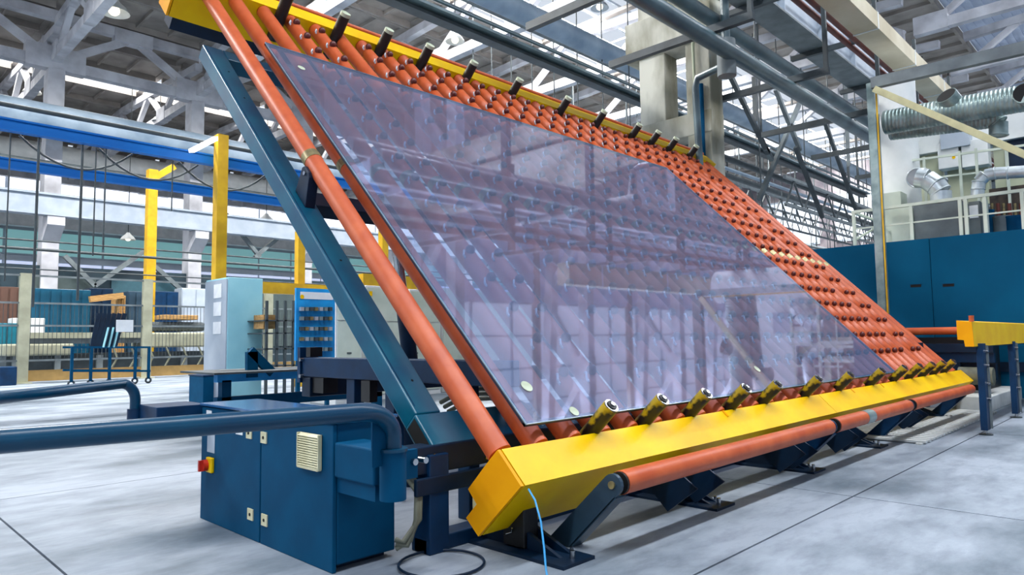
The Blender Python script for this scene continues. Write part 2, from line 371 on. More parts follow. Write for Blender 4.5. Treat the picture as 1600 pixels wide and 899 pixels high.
cy = MB().tube(b_, mid_, .055, 14).build('lift_cylinder', navy, table)
MB().tube(mid_, at_, .035, 12).build('piston_rod', chrome, cy); MB().tube((b_.x, b_.y, 0), b_, .08, 12).build('cylinder_foot', navy, cy)
MB().tube((10.2, 3.4, .55), (10.2, 4.3, 1.95), .05, 14).build('lift_cylinder', navy, table)
for k in range(3):
    MB().path([(2.75 + .03 * k, 3.3 - .75 * t, .62 + .10 * math.sin(t * 3.1) - .03 * k) for t in [i / 10 for i in range(11)]], .014, 8).build('hydraulic_hose', hose, table)
# feet
def foot(x):
    f_ = MB(); f_.box((x - .10, 1.99, 0), (x + .12, 2.62, .015)).prism([(x - .02, 2.08, .015), (x - .02, 2.60, .015), (x - .02, 2.60, .22)], (.02, 0, 0)).prism([(x + .06, 2.08, .015), (x + .06, 2.60, .015), (x + .06, 2.60, .22)], (.02, 0, 0))
    o = f_.build('foot', navy, table)
    MB().tube((x + .02, 2.04, .015), (x + .02, 2.04, .05), .012, 8).build('anchor_bolt', chrome, o)
    MB().tube((x + .09, 2.10, .015), (x + .09, 2.10, .04), .01, 8).build('anchor_bolt', chrome, o)
for x in (2.44, 3.80, 5.24, 6.75, 9.4): foot(x)
fb('wheel_arm', (2.40, 2.28, .02), (2.50, 2.42, .2), black)
MB().path([P(790, 835, 1, 2.38), P(800, 832, 1, 2.36), P(800, 826, 1, 2.34)], .004, 6).build('hook', chrome, table)
nl = MB().box((2.35, 2.50, .08), (2.37, 2.58, .30)).build('terminal_plate', vent, table)
cb = MB().path([P(826, 765, 0, 2.24), P(836, 782, 0, 2.2), P(845, 815, 0, 2.17), P(850, 855, 0, 2.13), P(853, 890, 0, 2.10), P(856, 906, 0, 2.08)], .0045, 8).build('earth_cable', cablem)
tag(cb, 'thin bright blue cable hanging from the near end of the lower yellow beam', 'cable')
# ------------------------------------------------------------------ glass sheet
gs = empty('glass_sheet', T(5.33, 2.03, -1.2)); tag(gs, 'huge lavender reflecting double glazed sheet lying on the tilted orange rollers', 'glass')
GX0, GX1, GU0, GU1 = 2.42, 8.25, 2.03, 5.90
tbox(MB(), GX0, GX1, GU0, GU1, -1.190, -1.184).build('pane', sheetm, gs)
seal = mat('dark_edge_seal', (40, 58, 76), .3, 0, (30, 44, 60), 5)
gedge = mat('cut_glass_edge', (140, 175, 190), .15, 0, (110, 150, 170), 5)
mb = MB()
tbox(mb, GX0, GX1, GU0, GU0 + .02, -1.207, -1.190); tbox(mb, GX0, GX1, GU1 - .02, GU1, -1.207, -1.190)
tbox(mb, GX0, GX0 + .02, GU0, GU1, -1.207, -1.190); tbox(mb, GX1 - .02, GX1, GU0, GU1, -1.207, -1.190)
mb.build('edge_seal', seal, gs)
mb = MB(); tbox(mb, GX0 - .003, GX0, GU0, GU1, -1.19, -1.183); tbox(mb, GX0, GX1, GU0 - .003, GU0, -1.19, -1.183); tbox(mb, GX0, GX1, GU1, GU1 + .003, -1.19, -1.183)
mb.build('polished_edge', gedge, gs)
d0 = P(823, 604, 1, 2.3)
def on_glass(px, py):
    d = i2w(Vector((px - 800, py - 450, F))); t = (-1.183 - CAM.dot(Nn)) / d.dot(Nn); p = CAM + d * t; return p
for px, py, rr in ((823, 604, .035), (897, 643, .03), (1183, 577, .03), (471, 106, .03)):
    p = on_glass(px, py); MB().tube(p, p + Nn * .002, rr, 16).build('round_sticker', palegreen, gs)
# ------------------------------------------------------------------ machine cabinet
cab = empty('control_cabinet', (1.95, 3.4, 0)); tag(cab, 'blue two-door control cabinet beside the near end of the roller table', 'cabinet')
MB().box((1.66, 2.70, .03), (1.97, 4.12, .64)).build('body', cabblue, cab, bevel=.008)
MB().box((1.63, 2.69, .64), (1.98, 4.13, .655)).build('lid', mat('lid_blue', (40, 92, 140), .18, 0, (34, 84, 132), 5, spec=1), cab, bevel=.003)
MB().box((1.70, 2.76, 0), (1.95, 4.08, .03)).build('plinth', navy, cab)
d1 = MB().box((1.64, 3.385, .0), (1.66, 4.12, .635)).build('door', cabblue, cab, bevel=.004)
d2 = MB().box((1.64, 2.70, .0), (1.66, 3.375, .635)).build('door', cabblue, cab, bevel=.004)
def face(px, py, x=1.64): return P(px, py, 0, x)
for dr, px, py in ((d1, 390, 677), (d1, 392, 804), (d2, 413, 684), (d2, 414, 813)):
    p = face(px, py); lo_ = MB().box(p + Vector((-.006, -.03, -.028)), p + Vector((0, .03, .028))).build('lock', vent, dr)
    MB().tube(p + Vector((-.009, 0, 0)), p + Vector((-.005, 0, 0)), .008, 8).build('keyhole', hole, lo_)
p1, p2 = face(471, 674), face(503, 734)
y1, y0, z1, z0 = p1.y, p2.y, .585, .43
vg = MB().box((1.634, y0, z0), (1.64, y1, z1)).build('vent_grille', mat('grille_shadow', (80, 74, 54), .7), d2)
for k in range(14):
    z = z0 + .006 + (z1 - z0 - .014) * k / 13
    MB().obox((1.627, (y0 + y1) / 2, z), (Vector((.8, 0, .6)), Y, Vector((-.6, 0, .8))), (.010, (y1 - y0) / 2 - .004, .0022)).build('louvre', vent, vg)
for ya_ in (y0, y1): MB().box((1.618, ya_ - .004, z0), (1.636, ya_ + .004, z1)).build('grille_frame', vent, vg)
MB().box((1.618, y0, z0 - .004), (1.636, y1, z0 + .008)).build('grille_frame', vent, vg)
p = face(330, 692); MB().box(p + Vector((-.002, -.05, -.055)), p + Vector((0, .05, .055))).build('label_plate', greyw, d1)
p = face(327, 645); MB().box(p + Vector((-.002, -.035, -.015)), p + Vector((0, .035, .012))).build('label_plate', paper, d1)
p = face(374, 676); MB().box(p + Vector((-.002, -.04, -.012)), p + Vector((0, .04, .012))).build('label_plate', paper, d1)
p = face(330, 727); sw = MB().box(p + Vector((-.02, -.045, -.04)), p + Vector((0, .03, .045))).build('switch_plate', yellow, d1, bevel=.006)
q_ = p + Vector((-.02, .015, 0)); MB().tube(q_, q_ + Vector((-.025, 0, 0)), .032, 16).build('rotary_switch', red, sw)
MB().box(q_ + Vector((-.045, -.008, -.03)), q_ + Vector((-.02, .008, .03))).build('switch_knob', red, sw)
# right face and bumper bracket box
bb = empty('bumper_bracket', (1.8, 2.5, .5)); tag(bb, 'blue bracket box on cabinet corner carrying the near guard bar', 'bracket')
MB().box((1.645, 2.40, .41), (1.80, 2.70, .56)).build('body', cabblue, bb, bevel=.008)
MB().box((1.66, 2.41, .345), (1.74, 2.70, .41)).build('lip', cabblue, bb)
MB().box((1.78, 2.375, .42), (1.85, 2.40, .54)).build('flange', cabblue, bb)
for x, z in ((1.825, .49), (1.88, .49)): MB().tube((x, 2.40, z), (x, 2.355, z), .014, 10).build('bolt', chrome, bb)
# near guard bar
zb = .73
A = P(0, 690, 2, zb); B = P(560, 645, 2, zb)
dirb = (B - A).normalized(); A0 = A - dirb * 1.6
pp = P(614, 700, 1, 2.34)
pts = [A0, A, B]
Ec = Vector((pp.x, pp.y, 0))
for k in range(1, 9):
    an = math.pi / 2 * k / 8; w_ = (Vector((pp.x, pp.y, zb)) - B); L_ = w_.length
    pts.append(B + w_ * math.sin(an) - Z * (.12 * (1 - math.cos(an))))
pts.append(Vector((pp.x, pp.y, .50)))
gb = MB().path(pts, .036, 18); 
gbr = empty('guard_bar', (A0.x, A0.y, 0)); tag(gbr, 'nearer blue tubular guard bar bending down into the bracket sleeve by the cabinet', 'guard bar')
gb.build('bar', pipeblue, gbr)
slv = MB().tube((pp.x, pp.y, .36), (pp.x, pp.y, .555), .054, 20).build('sleeve', cabblue, gbr)
MB().tube((pp.x, pp.y, .553), (pp.x, pp.y, .565), .060, 20).build('sleeve_collar', pipeblue, slv)
mb = MB().prism([(pp.x - .10, pp.y, .69), (pp.x - .03, pp.y, .67), (pp.x - .03, pp.y, .50), (pp.x - .10, pp.y, .50)], (0, .008, 0)); mb.build('gusset', cabblue, gbr)
# rear guard bar
zb = .77
A = P(0, 622, 2, zb); B = P(190, 600, 2, zb); pp2 = P(210, 630, 2, .70); pp2 = P(211, 640, 1, B.y); w_ = Vector((pp2.x, pp2.y, zb)) - B
pts = [A - (B - A) * 1.2, A, B]
for k in range(1, 9):
    an = math.pi / 2 * k / 8; pts.append(B + w_ * math.sin(an) - Z * (.10 * (1 - math.cos(an))))
pts.append(Vector((pp2.x, pp2.y, zb - .24)))
rb = empty('guard_bar', (A.x, A.y, 0)); tag(rb, 'farther blue tubular guard bar, upper left, bending down behind the cabinet', 'guard bar')
MB().path(pts, .029, 16).build('bar', pipeblue, rb)
MB().tube((pp2.x, pp2.y, zb - .26), (pp2.x, pp2.y, zb - .15), .042, 16).build('sleeve', darkblue, rb)
lb = empty('bumper_bracket', (1.6, 4.1, .5)); tag(lb, 'dark blue bracket box sticking out behind the cabinet to the farther guard bar', 'bracket')
c0 = P(245, 637, 2, .645)
MB().box((c0.x, c0.y, .645 - .18), (1.68, c0.y + .30, .645)).build('body', darkblue, lb, bevel=.006)
# hoses next to cabinet, ring on floor
hs = empty('hose_bundle', (2.02, 2.62, 0)); tag(hs, 'grey hoses hanging between the cabinet and the table frame post', 'hose')
for k in range(3):
    MB().path([(1.98 + .012 * k, 2.66 - .01 * k, .40), (2.02 + .01 * k, 2.60, .30), (2.0 + .01 * k, 2.58, .18), (1.96 - .02 * k, 2.57, .10 - .02 * (k % 2)), (1.90, 2.60, .07 + .02 * k)], .013, 8).build('hose', hose, hs)
rg = MB().torus(P(690, 880, 2, .01), Z, .19, .006, 36, 6).build('rubber_ring', navy); tag(rg, 'thin dark ring lying on the floor under the near corner of the table', 'ring')
# ------------------------------------------------------------------ horizontal conveyor on the right
cv = empty('roller_conveyor', (10, 2.5, 0)); tag(cv, 'flat conveyor with yellow side cover on blue legs before the blue furnace', 'conveyor')
XE = 7.95
pr = [P(a, b, 0, XE) for a, b in ((1494, 501), (1518, 503), (1522, 542), (1508, 542), (1506, 532), (1496, 531))]
MB().prism([p_ + X * .02 for p_ in pr], (5.0, 0, 0)).build('beam_cover', yellow, cv)
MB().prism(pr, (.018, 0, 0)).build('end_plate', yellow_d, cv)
q_ = P(1518, 503, 0, XE + .03)
MB().tube(q_ + Z * .0, q_ + Z * .05, .022, 12).build('signal_lamp', orange, cv); MB().tube(q_ + Z * .05, q_ + Z * .06, .024, 12).build('lamp_cap', orange, cv)
rr_ = None
for k in range(18):
    x = 11.35 + .27 * k; c = Vector((x, 3.95, 1.04))
    if k > 5: break
    if rr_ is None: rr_ = MB().tube((x, 1.9, 1.04), (x, 6.0, 1.04), .055, 14).build('roller', orange, cv, origin=c)
    else: inst(rr_, c, cv)
def leg(px, py, y=1.5):
    b = P(px, py, 2, 0.0); x = b.x
    l = MB().box((x - .07, b.y - .03, .05), (x + .07, b.y + .03, .90)).build('leg', darkblue, cv, bevel=.004)
    MB().box((x + .055, b.y - .05, .06), (x + .075, b.y - .03, .88)).build('leg_flange', grey, l)
    for z in (.35, .5, .68, .82): MB().tube((x + .05, b.y - .03, z), (x + .05, b.y - .055, z), .015, 8).build('bolt', chrome, l)
    MB().tube((x, b.y, .0), (x, b.y, .012), .06, 14).build('foot_pad', dgrey, l); MB().tube((x, b.y, .01), (x, b.y, .06), .012, 8).build('foot_screw', chrome, l)
leg(1541, 680); leg(1588, 653)
MB().box((12.4, 1.55, .0), (12.54, 1.61, .9)).build('leg', darkblue, cv)
MB().box((8.0, 1.50, .86), (12.9, 1.60, .90)).build('frame_rail', navy, cv)
for x0_, z0_, z1_, m in ((11.6, .86, .95, black), (11.25, .74, .86, navy), (11.3, .60, .73, darkblue), (11.4, .36, .58, navy)):
    MB().box((x0_, 1.9, z0_), (x0_ + .09, 6.2, z1_)).build('frame_rail', m, cv)
for y in (2.3, 3.5, 5.9):
    MB().box((11.3, y, 0), (11.4, y + .1, .75)).build('leg', navy, cv); MB().box((12.7, y, 0), (12.8, y + .1, .95)).build('leg', navy, cv)
MB().tube((11.2, 1.9, .42), (11.2, 2.3, .42), .12, 16).build('drive_motor', hose, cv)
MB().box((11.7, 2.1, .0), (12.9, 6.0, .85)).build('drive_housing', black, cv)
k1 = MB().box((10.55, 1.85, 0), (12.9, 2.22, .19)).build('concrete_kerb', kerb, bevel=.01); tag(k1, 'long pale concrete kerb on the floor under the flat conveyor', 'kerb')
k2 = MB().box((7.9, 3.2, 0), (9.5, 3.8, .10)).build('floor_plinth', kerb, bevel=.01); tag(k2, 'low pale concrete plinth on the floor behind the tilted table', 'plinth')
gr_ = empty('floor_slats', (8.8, 2.4, 0)); tag(gr_, 'low pale slats on the floor beyond the far feet of the tilted table', 'grating')  # row of thin pale slats making a striped patch
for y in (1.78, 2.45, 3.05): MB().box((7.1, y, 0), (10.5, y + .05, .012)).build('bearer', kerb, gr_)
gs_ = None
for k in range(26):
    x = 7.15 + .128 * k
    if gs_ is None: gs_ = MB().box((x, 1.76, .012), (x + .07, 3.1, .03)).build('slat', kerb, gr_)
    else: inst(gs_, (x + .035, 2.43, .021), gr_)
# ------------------------------------------------------------------ furnace and what stands on it
FX = 13.05; FT = P(1600, 358, 0, FX).z
fu = empty('tempering_furnace', (15, 3, 0)); tag(fu, 'long dark blue furnace wall with flush panels behind the flat conveyor', 'furnace')
MB().box((FX + .03, -3, 0), (17, 7.0, FT - .01)).build('body', furn, fu)
seams = [7.0, P(1452, 378, 0, FX).y, P(1452, 378, 0, FX).y - 1.95, -.6, -3]
seams = [7.0, 5.1, P(1452, 378, 0, FX).y, 1.1, -.9, -3]
for a, b in zip(seams[:-1], seams[1:]):
    pn = MB().box((FX, b + .006, .55), (FX + .03, a - .006, FT)).build('panel', furn, fu, bevel=.003)
for px, py in ((1431, 447), (1482, 446)):
    p = P(px, py, 0, FX); h_ = MB().box(p + Vector((-.004, -.08, -.022)), p + Vector((.0, .08, .022))).build('recessed_handle', hole, fu)
    MB().box(p + Vector((-.012, -.085, .018)), p + Vector((0, .085, .026))).build('handle_lip', navy, fu)
MB().box((FX - .02, -3, .40), (FX + .02, 7, .55)).build('base_strip', navy, fu)
# railing on furnace
rl = empty('furnace_railing', (FX + .1, 3, FT)); tag(rl, 'pale green handrail along the top edge of the blue furnace', 'railing')
RX_ = FX + .1
a = P(1332, 332, 0, RX_); zt = a.z; ya = a.y
MB().bar((RX_, ya, zt), (RX_, -1, zt), .06, .05).build('top_rail', palewhite, rl)
MB().bar((RX_, ya, (zt + FT) / 2), (RX_, -1, (zt + FT) / 2), .025, .025).build('mid_rail', palewhite, rl)
for px in (1334, 1380, 1424, 1501, 1510, 1540, 1599):
    y = P(px, 340, 0, RX_).y; MB().bar((RX_, y, FT), (RX_, y, zt), .05, .05).build('rail_post', palewhite, rl)
MB().bar((RX_, ya, zt), (RX_ + 1.6, ya, zt - .0), .04, .04).build('side_rail', palewhite, rl)
MB().bar((RX_, ya, FT + .1), (RX_ + 1.6, ya, zt - .05), .03, .03).build('side_brace', palewhite, rl)
def pbox(name, x0, depth, px0, py0, px1, py1, m, label=None, cat=None, parent=None, bevel=0, kind=None):
    """box whose face in plane x=x0 spans two pixels of the photograph"""
    a = P(px0, py0, 0, x0); b = P(px1, py1, 0, x0)
    if parent is not None and parent.name == 'plant_housing': b.z = max(b.z, FT)
    o = MB().box((x0, b.y, b.z), (x0 + depth, a.y, a.z)).build(name, m, parent, bevel=bevel)
    if label: tag(o, label, cat)
    return o
# grey plant box behind railing
gb_ = empty('plant_housing', (14, 3, FT)); tag(gb_, 'grey and pale green plant housing on the furnace top behind the handrail', 'housing')
def pb(name, *a, **k): return pbox(name, *a, parent=gb_, **k)
pb('side_panel', 13.45, .9, 1427, 318, 1500, 382, grey)
pb('corner_post', 13.40, .12, 1505, 316, 1513, 378, palewhite); pb('corner_post', 13.40, .12, 1534, 312, 1545, 374, palewhite)
pb('panel', 13.48, .9, 1513, 316, 1534, 376, grey); pb('notice', 13.46, .01, 1514, 322, 1529, 340, paper)
pb('cover_panel', 13.4, .7, 1391, 326, 1424, 385, palewhite)
pb('back_panel', 14.6, .3, 1545, 296, 1640, 372, mat('dark_brown', (90, 78, 68), .8, 0, (50, 44, 42), 6))
# drums & pipes in the opening
for i, (px, m, l) in enumerate(((1565, grey, 'grey green drum on the furnace top beside the blue drum'), (1582, cabblue, 'blue drum on the furnace top beside the grey one'), (1546, cabblue, 'small blue canister beside the pale post on the furnace top'))):
    a = P(px, 341 if i < 2 else 331, 0, 14.0); r_ = .13 if i < 2 else .07
    d_ = empty('drum', (a.x, a.y, FT)); tag(d_, l, 'drum'); MB().tube((a.x, a.y, FT), (a.x, a.y, a.z), r_, 18).build('body', m, d_); MB().tube((a.x, a.y, a.z), (a.x, a.y, a.z + .03), r_ * 1.05, 18).build('lid', m, d_)
for k in range(6):
    a = P(1550 + k * 9, 318, 0, 14.3); b_ = P(1550 + k * 9, 350, 0, 14.3)
    tag(MB().tube((a.x, a.y, b_.z), a, .02 + .01 * (k % 2), 8).build('riser_pipe', redpipe if k % 2 else brass), ORD[k] + ' thin upright pipe from the left in the open plant bay above the drums', 'pipe', 'upright pipes in the plant bay')
# enclosure wall behind
ew = empty('upper_cabin', (16, 3, 3)); tag(ew, 'beige panelled cabin rising behind the furnace with window frames', 'cabin')
EX = 15.6
def pe(name, *a, **k): return pbox(name, *a, parent=ew, **k)
pe('wall_panel', EX, .2, 1418, 200, 1475, 322, beige); pe('wall_panel', EX, .2, 1476, 196, 1548, 318, beige); pe('wall_panel', EX, .2, 1549, 192, 1700, 312, beige)
pe('roof_edge', EX - .15, .6, 1395, 176, 1700, 196, white)
pe('corner_post', EX - .08, .1, 1425, 196, 1433, 322, white); pe('window', EX - .03, .04, 1572, 200, 1620, 258, navy); pe('mullion', EX - .06, .04, 1569, 196, 1574, 300, white)
pe('vent_hood', EX - .4, .4, 1468, 200, 1515, 226, greyw)
pbox('electrical_cabinet', EX - .35, .3, 1464, 226, 1499, 260, white, 'left one of two white wall cabinets on the beige cabin', 'electrical cabinet', bevel=.01)
c_ = pbox('electrical_cabinet', EX - .35, .3, 1501, 222, 1545, 256, white, 'right, wider white wall cabinet on the beige cabin', 'electrical cabinet', bevel=.01)
p = P(1490, 246, 0, EX - .36); MB().tube(p, p + X * .02, .03, 10).build('switch', yellow, ew)
# upper gallery handrail
ur = empty('gallery_railing', (14.4, 3, 3)); tag(ur, 'thin pale handrail in front of the beige cabin, above the duct elbows', 'railing')
GX_ = 14.4
a = P(1372, 258, 0, GX_); b = P(1700, 214, 0, GX_); MB().bar(a, b, .03, .04).build('top_rail', palewhite, ur)
a2 = P(1372, 288, 0, GX_); b2 = P(1700, 250, 0, GX_); MB().bar(a2, b2, .025, .03).build('mid_rail', palewhite, ur)
for px in (1443, 1499, 1525, 1573, 1640): p = P(px, 240, 0, GX_); MB().bar((GX_, p.y, FT), (GX_, p.y, a.z + .0), .04, .04).build('rail_post', palewhite, ur)
# white stack
st = empty('white_stack', P(1402, 360, 0, 14.6)); tag(st, 'broad white cylindrical stack rising beside the steel column', 'stack')
c = P(1403, 250, 0, 14.6); MB().tube((14.6, c.y, FT), (14.6, c.y, P(1403, 150, 0, 14.6).z + .35), .36, 32).build('shell', white, st)
c1_ = P(1392, 330, 0, 13.9); MB().box((13.8, c1_.y - .2, FT), (14.2, c1_.y + .2, FT + 1.0)).build('side_box', palewhite, st)
# silver duct elbows
def seg_elbow(name, label, pts, r, m):
    e_ = empty(name, pts[0]); tag(e_, label, 'duct'); k = 0
    for a_, b_ in zip(pts[:-1], pts[1:]):
        MB().tube(a_, b_, r, 20).build('segment', m, e_); MB().torus(b_, Vector(b_) - Vector(a_), r, .012, 20, 5).build('joint_ring', m, e_)
    return e_
XD = 13.6
def D(px, py, x=XD): return P(px, py, 0, x)
seg_elbow('duct_elbow', 'thick bright silver duct elbow on the furnace top, left of the thinner one', [D(1427, 268) + X * .6, D(1433, 278), D(1448, 280), D(1462, 290), D(1470, 300), D(1471, 318)], .165, galvl)
seg_elbow('duct_elbow', 'thinner segmented silver elbow running to the right into a grey duct', [D(1527, 308), D(1528, 296), D(1530, 284), D(1540, 274), D(1555, 271), D(1575, 270), D(1640, 266)], .10, galvl)
# spiral ducts
def spiral(label, a, b, r, m, pitch=.055):
    a = Vector(a); b = Vector(b); L_ = (b - a).length; n = int(L_ / pitch); pf = []
    for k in range(n):
        pf += [(k / n, r), ((k + .72) / n, r), ((k + .8) / n, r + .005), ((k + .92) / n, r + .005)]
    pf.append((1, r)); e_ = empty('spiral_duct', a); tag(e_, label, 'duct')
    MB().tube(a, b, r, 24, prof=pf).build('tube', m, e_); MB().tube(a - (b - a).normalized() * .01, a, r * .9, 20).build('end_opening', hole, e_)
    return e_
r_a = .20
sp = spiral('big horizontal spiral duct under the roof at right', D(1383, 192, 12.6), D(1700, 136, 12.6), r_a, galv)
o_ = P(1478, 149, 0, 12.4); t_ = MB().tube(o_, o_ + Vector((.35, -.15, -.30)), .155, 20).build('branch_stub', galv, sp); MB().tube(o_ - Vector((.35, -.15, -.3)).normalized() * .004, o_, .14, 20).build('branch_opening', hole, sp)
o_ = P(1600, 145, 0, 12.3); MB().tube(o_, o_ + Vector((.5, -.1, -.05)), .15, 20).build('branch_stub', galv, sp); MB().tube(o_ - X * .004, o_, .135, 20).build('branch_opening', hole, sp)
spiral('second spiral duct just below the big one at right', D(1392, 206, 13.0), D(1560, 184, 13.0), .15, galv)
seg_elbow('duct_elbow', 'short grey duct elbow turning down from the lower spiral duct', [D(1535, 186, 13.0), D(1552, 184, 13.0), D(1560, 192, 13.0), D(1560, 212, 13.0)], .13, galv)
# steel column and beam
sc_ = empty('steel_column', P(1372, 320, 0, 12.2)); tag(sc_, 'grey steel column with yellow edge stripe, left of the white stack', 'column')
a = P(1357, 130, 0, 12.2); b = P(1372, 330, 0, 12.2); yy = (a.y + b.y) / 2
MB().box((12.2, yy - .06, 0), (12.4, yy + .06, a.z)).build('web', galv, sc_); MB().box((12.19, yy - .10, 0), (12.2, yy - .075, a.z - .1)).build('yellow_stripe', yellow_b, sc_)
a = P(1362, 131, 0, 12.2); b = P(1700, 52, 0, 12.2)
tag(MB().bar(a, b, .12, .18).build('steel_beam', grey), 'grey steel beam running right from the top of the grey column', 'beam')
a = P(1366, 139, 0, 12.1); b = P(1620, 250, 0, 12.1)
tag(MB().bar(a, b, .05, .10).build('diagonal_brace', mat('pale_yellow_paint', (214, 208, 160), .5)), 'pale yellow brace sloping down right in front of the spiral duct', 'brace')
# ------------------------------------------------------------------ hall: roof, columns, trusses
ROOF = 15.7
ceil = MB(); 
for x in range(-11, 66, 6): ceil.box((x + .0, -14, ROOF - .05), (x + .3, 58, ROOF + .12))
ceil = ceil.build('ceiling', slabm); tag(ceil, kind='structure')
sb = None; rp = None
def open_strip(y): return 17.5 <= y < 21.4 or 39.9 <= y < 44.4 or -8 <= y < 3
for ix in range(12):
    for iy in range(24):
        y = -14 + iy * 3; x = -11 + ix * 6
        if open_strip(y + 1.5): continue
        c = Vector((x + 3.15, y + 1.5, ROOF))
        if y < 5:
            if rp is None:
                mb = MB().box((x + .32, y + .02, ROOF), (x + 5.98, y + 2.98, ROOF + .05))
                for q in range(8): mb.box((x + .32, y + .2 + q * .36, ROOF - .05), (x + 5.98, y + .36 + q * .36, ROOF))
                rp = mb.build('roof_panel', mat('pale_blue_roof_sheet', (206, 216, 234), .6, 0, (182, 194, 214), 1), ceil, origin=c)
            else: inst(rp, c, ceil)
            continue
        if sb is None:
            mb = MB().box((x + .32, y + .02, ROOF), (x + 5.98, y + 2.98, ROOF + .05))
            mb.box((x + .32, y + .02, ROOF - .3), (x + 5.98, y + .16, ROOF)); mb.box((x + .32, y + 2.84, ROOF - .3), (x + 5.98, y + 2.98, ROOF))
            for q in (1.7, 3.1, 4.5): mb.box((x + q, y + .16, ROOF - .16), (x + q + .1, y + 2.84, ROOF))
            sb = mb.build('slab', slabm, ceil, origin=c)
        else: inst(sb, c, ceil)
for k, (y0, y1) in enumerate(((17.5, 21.5), (39.9, 44.6), (-8, 4))):  # last opening, unseen above the near bay, is added to brighten the glass
    mb = MB()
    for x in range(-10, 62, 2): mb.box((x, y0, ROOF + .2), (x + .06, y1, ROOF + .28))
    n = int((y1 - y0) / 1.2)
    for j in range(n + 1): yy = y0 + (y1 - y0) * j / n; mb.box((-10, yy - .03, ROOF + .2), (62, yy + .03, ROOF + .3))
    tag(mb.build('window_%d' % (k + 1), greyw), kind='structure')
def make_truss(x, y0, y1, zb_, zt_, npan, m, wch=.34):
    t = empty('roof_truss', (x, (y0 + y1) / 2, zb_))
    MB().box((x - wch / 2, y0, zb_ - .25), (x + wch / 2, y1, zb_ + .15)).build('bottom_chord', m, t)
    ym = (y0 + y1) / 2
    MB().bar((x, y0, zt_ - .6), (x, ym, zt_), wch, .35).build('top_chord', m, t); MB().bar((x, ym, zt_), (x, y1, zt_ - .6), wch, .35).build('top_chord', m, t)
    h = (y1 - y0) / npan
    for k in range(npan):
        ya = y0 + k * h; yb = ya + h; yc = (ya + yb) / 2
        MB().bar((x, ya, zb_), (x, yc, zt_ - .2), wch * .7, .24).build('diagonal', m, t); MB().bar((x, yc, zt_ - .2), (x, yb, zb_), wch * .7, .24).build('diagonal', m, t)
        MB().box((x - wch / 2 - .02, yb - .6, zb_ - .28), (x + wch / 2 + .02, yb + .6, zb_ + .45)).build('gusset', m, t)
    return t
def truss_row(x0, n, step, y0, y1, np_, m, txt):
    t = make_truss(x0, y0, y1, 13.3, 15.3, np_, m)
    tag(t, ORD[0] + ' ' + txt, 'truss', txt)
    for k in range(1, n):
        c = copy_tree(t, (k * step, 0, 0)); c['label'] = ORD[k] + ' ' + txt
truss_row(7.05, 7, 6, 7.6, 33.6, 5, concw, 'whitewashed concrete truss over the middle bay, counted from the camera')
truss_row(1.2, 8, 6, 34.4, 58, 5, concw, 'whitewashed concrete truss over the far left bay, counted from the left')
truss_row(13, 7, 6, -14, 6.6, 4, concw, 'whitewashed concrete truss over the right bay, counted from the camera')
# longitudinal truss at y=34
def long_truss(Y_, x0, n, lab):
    t = empty('longitudinal_truss', (x0, Y_, 13)); tag(t, lab, 'truss')
    MB().box((x0, Y_ - .2, 12.75), (x0 + 6 * n, Y_ + .2, 13.2)).build('bottom_chord', concw, t)
    MB().box((x0, Y_ - .2, 14.9), (x0 + 6 * n, Y_ + .2, 15.3)).build('top_chord', concw, t)
    for k in range(n):
        a = x0 + 6 * k; MB().bar((a, Y_, 13.1), (a + 3, Y_, 15.0), .25, .32).build('diagonal', concw, t); MB().bar((a + 3, Y_, 15.0), (a + 6, Y_, 13.1), .25, .32).build('diagonal', concw, t)
        MB().box((a - 1.1, Y_ - .24, 12.7), (a + 1.1, Y_ + .24, 13.7)).build('gusset', concw, t); MB().box((a + 2.2, Y_ - .24, 14.7), (a + 3.8, Y_ + .24, 15.3)).build('gusset', concw, t)
long_truss(34, 1.05, 8, 'long whitewashed lattice beam on the left column row'); long_truss(58, -5, 9, 'long whitewashed lattice beam against the far back wall')
# columns at y=34
def column(x, y, w, d, h, lab, console=True):
    c = empty('concrete_column', (x, y, 0)); tag(c, lab, 'column')
    MB().box((x - w / 2, y - d / 2, 0), (x + w / 2, y + d / 2, h)).build('shaft', concw, c, bevel=.03)
    if console: MB().prism([(x - w / 2, y - d / 2, 6.26), (x - w / 2, y - d / 2 - .8, 6.26), (x - w / 2, y - d / 2 - .8, 5.9), (x - w / 2, y - d / 2, 5.3)], (w, 0, 0)).build('console', concw, c)
    return c
names = ['second visible concrete column of the left row', 'nearest wide concrete column of the left row, behind the yellow posts']
for k in range(8):
    x = 1.2 + 5.85 * k
    column(x, 34, .62, .8, 12.69, ['leftmost', 'left', 'wide left', 'middle', 'fifth', 'sixth', 'seventh', 'eighth'][k] + ' whitewashed concrete column of the far left row, beyond the blue crane rails')
# crane girder on left row and back
def vbeam(name, Y_, z0, z1, x0, x1, d, m, lab, cat, flange=True):
    b_ = empty(name, (x0, Y_, z0)); tag(b_, lab, cat)
    MB().box((x0, Y_ - d / 2, z0), (x1, Y_ + d / 2, z1)).build('web', m, b_)
    if flange: MB().box((x0, Y_ - d, z1), (x1, Y_ + d, z1 + .08)).build('top_flange', m, b_); MB().box((x0, Y_ - d, z0 - .08), (x1, Y_ + d, z0)).build('bottom_flange', m, b_)
    return b_
vbeam('crane_girder', 33.0, 6.35, 7.1, -6, 60, .25, greyw, 'pale grey crane girder along the left column row', 'girder')
vbeam('crane_girder', 57.2, 9.3, 10.4, -12, 60, .3, white, 'white crane girder in front of the far window wall', 'girder')
tag(MB().tube((-8, 32.4, 10.1), (60, 32.4, 10.1), .62, 20).build('air_duct', pipepale), 'fat pale grey air duct under the left truss row', 'duct')
tag(MB().tube((-8, 50, 12.6), (60, 50, 12.6), .9, 24).build('air_duct', white), 'very fat white duct high in the far left bay', 'duct')
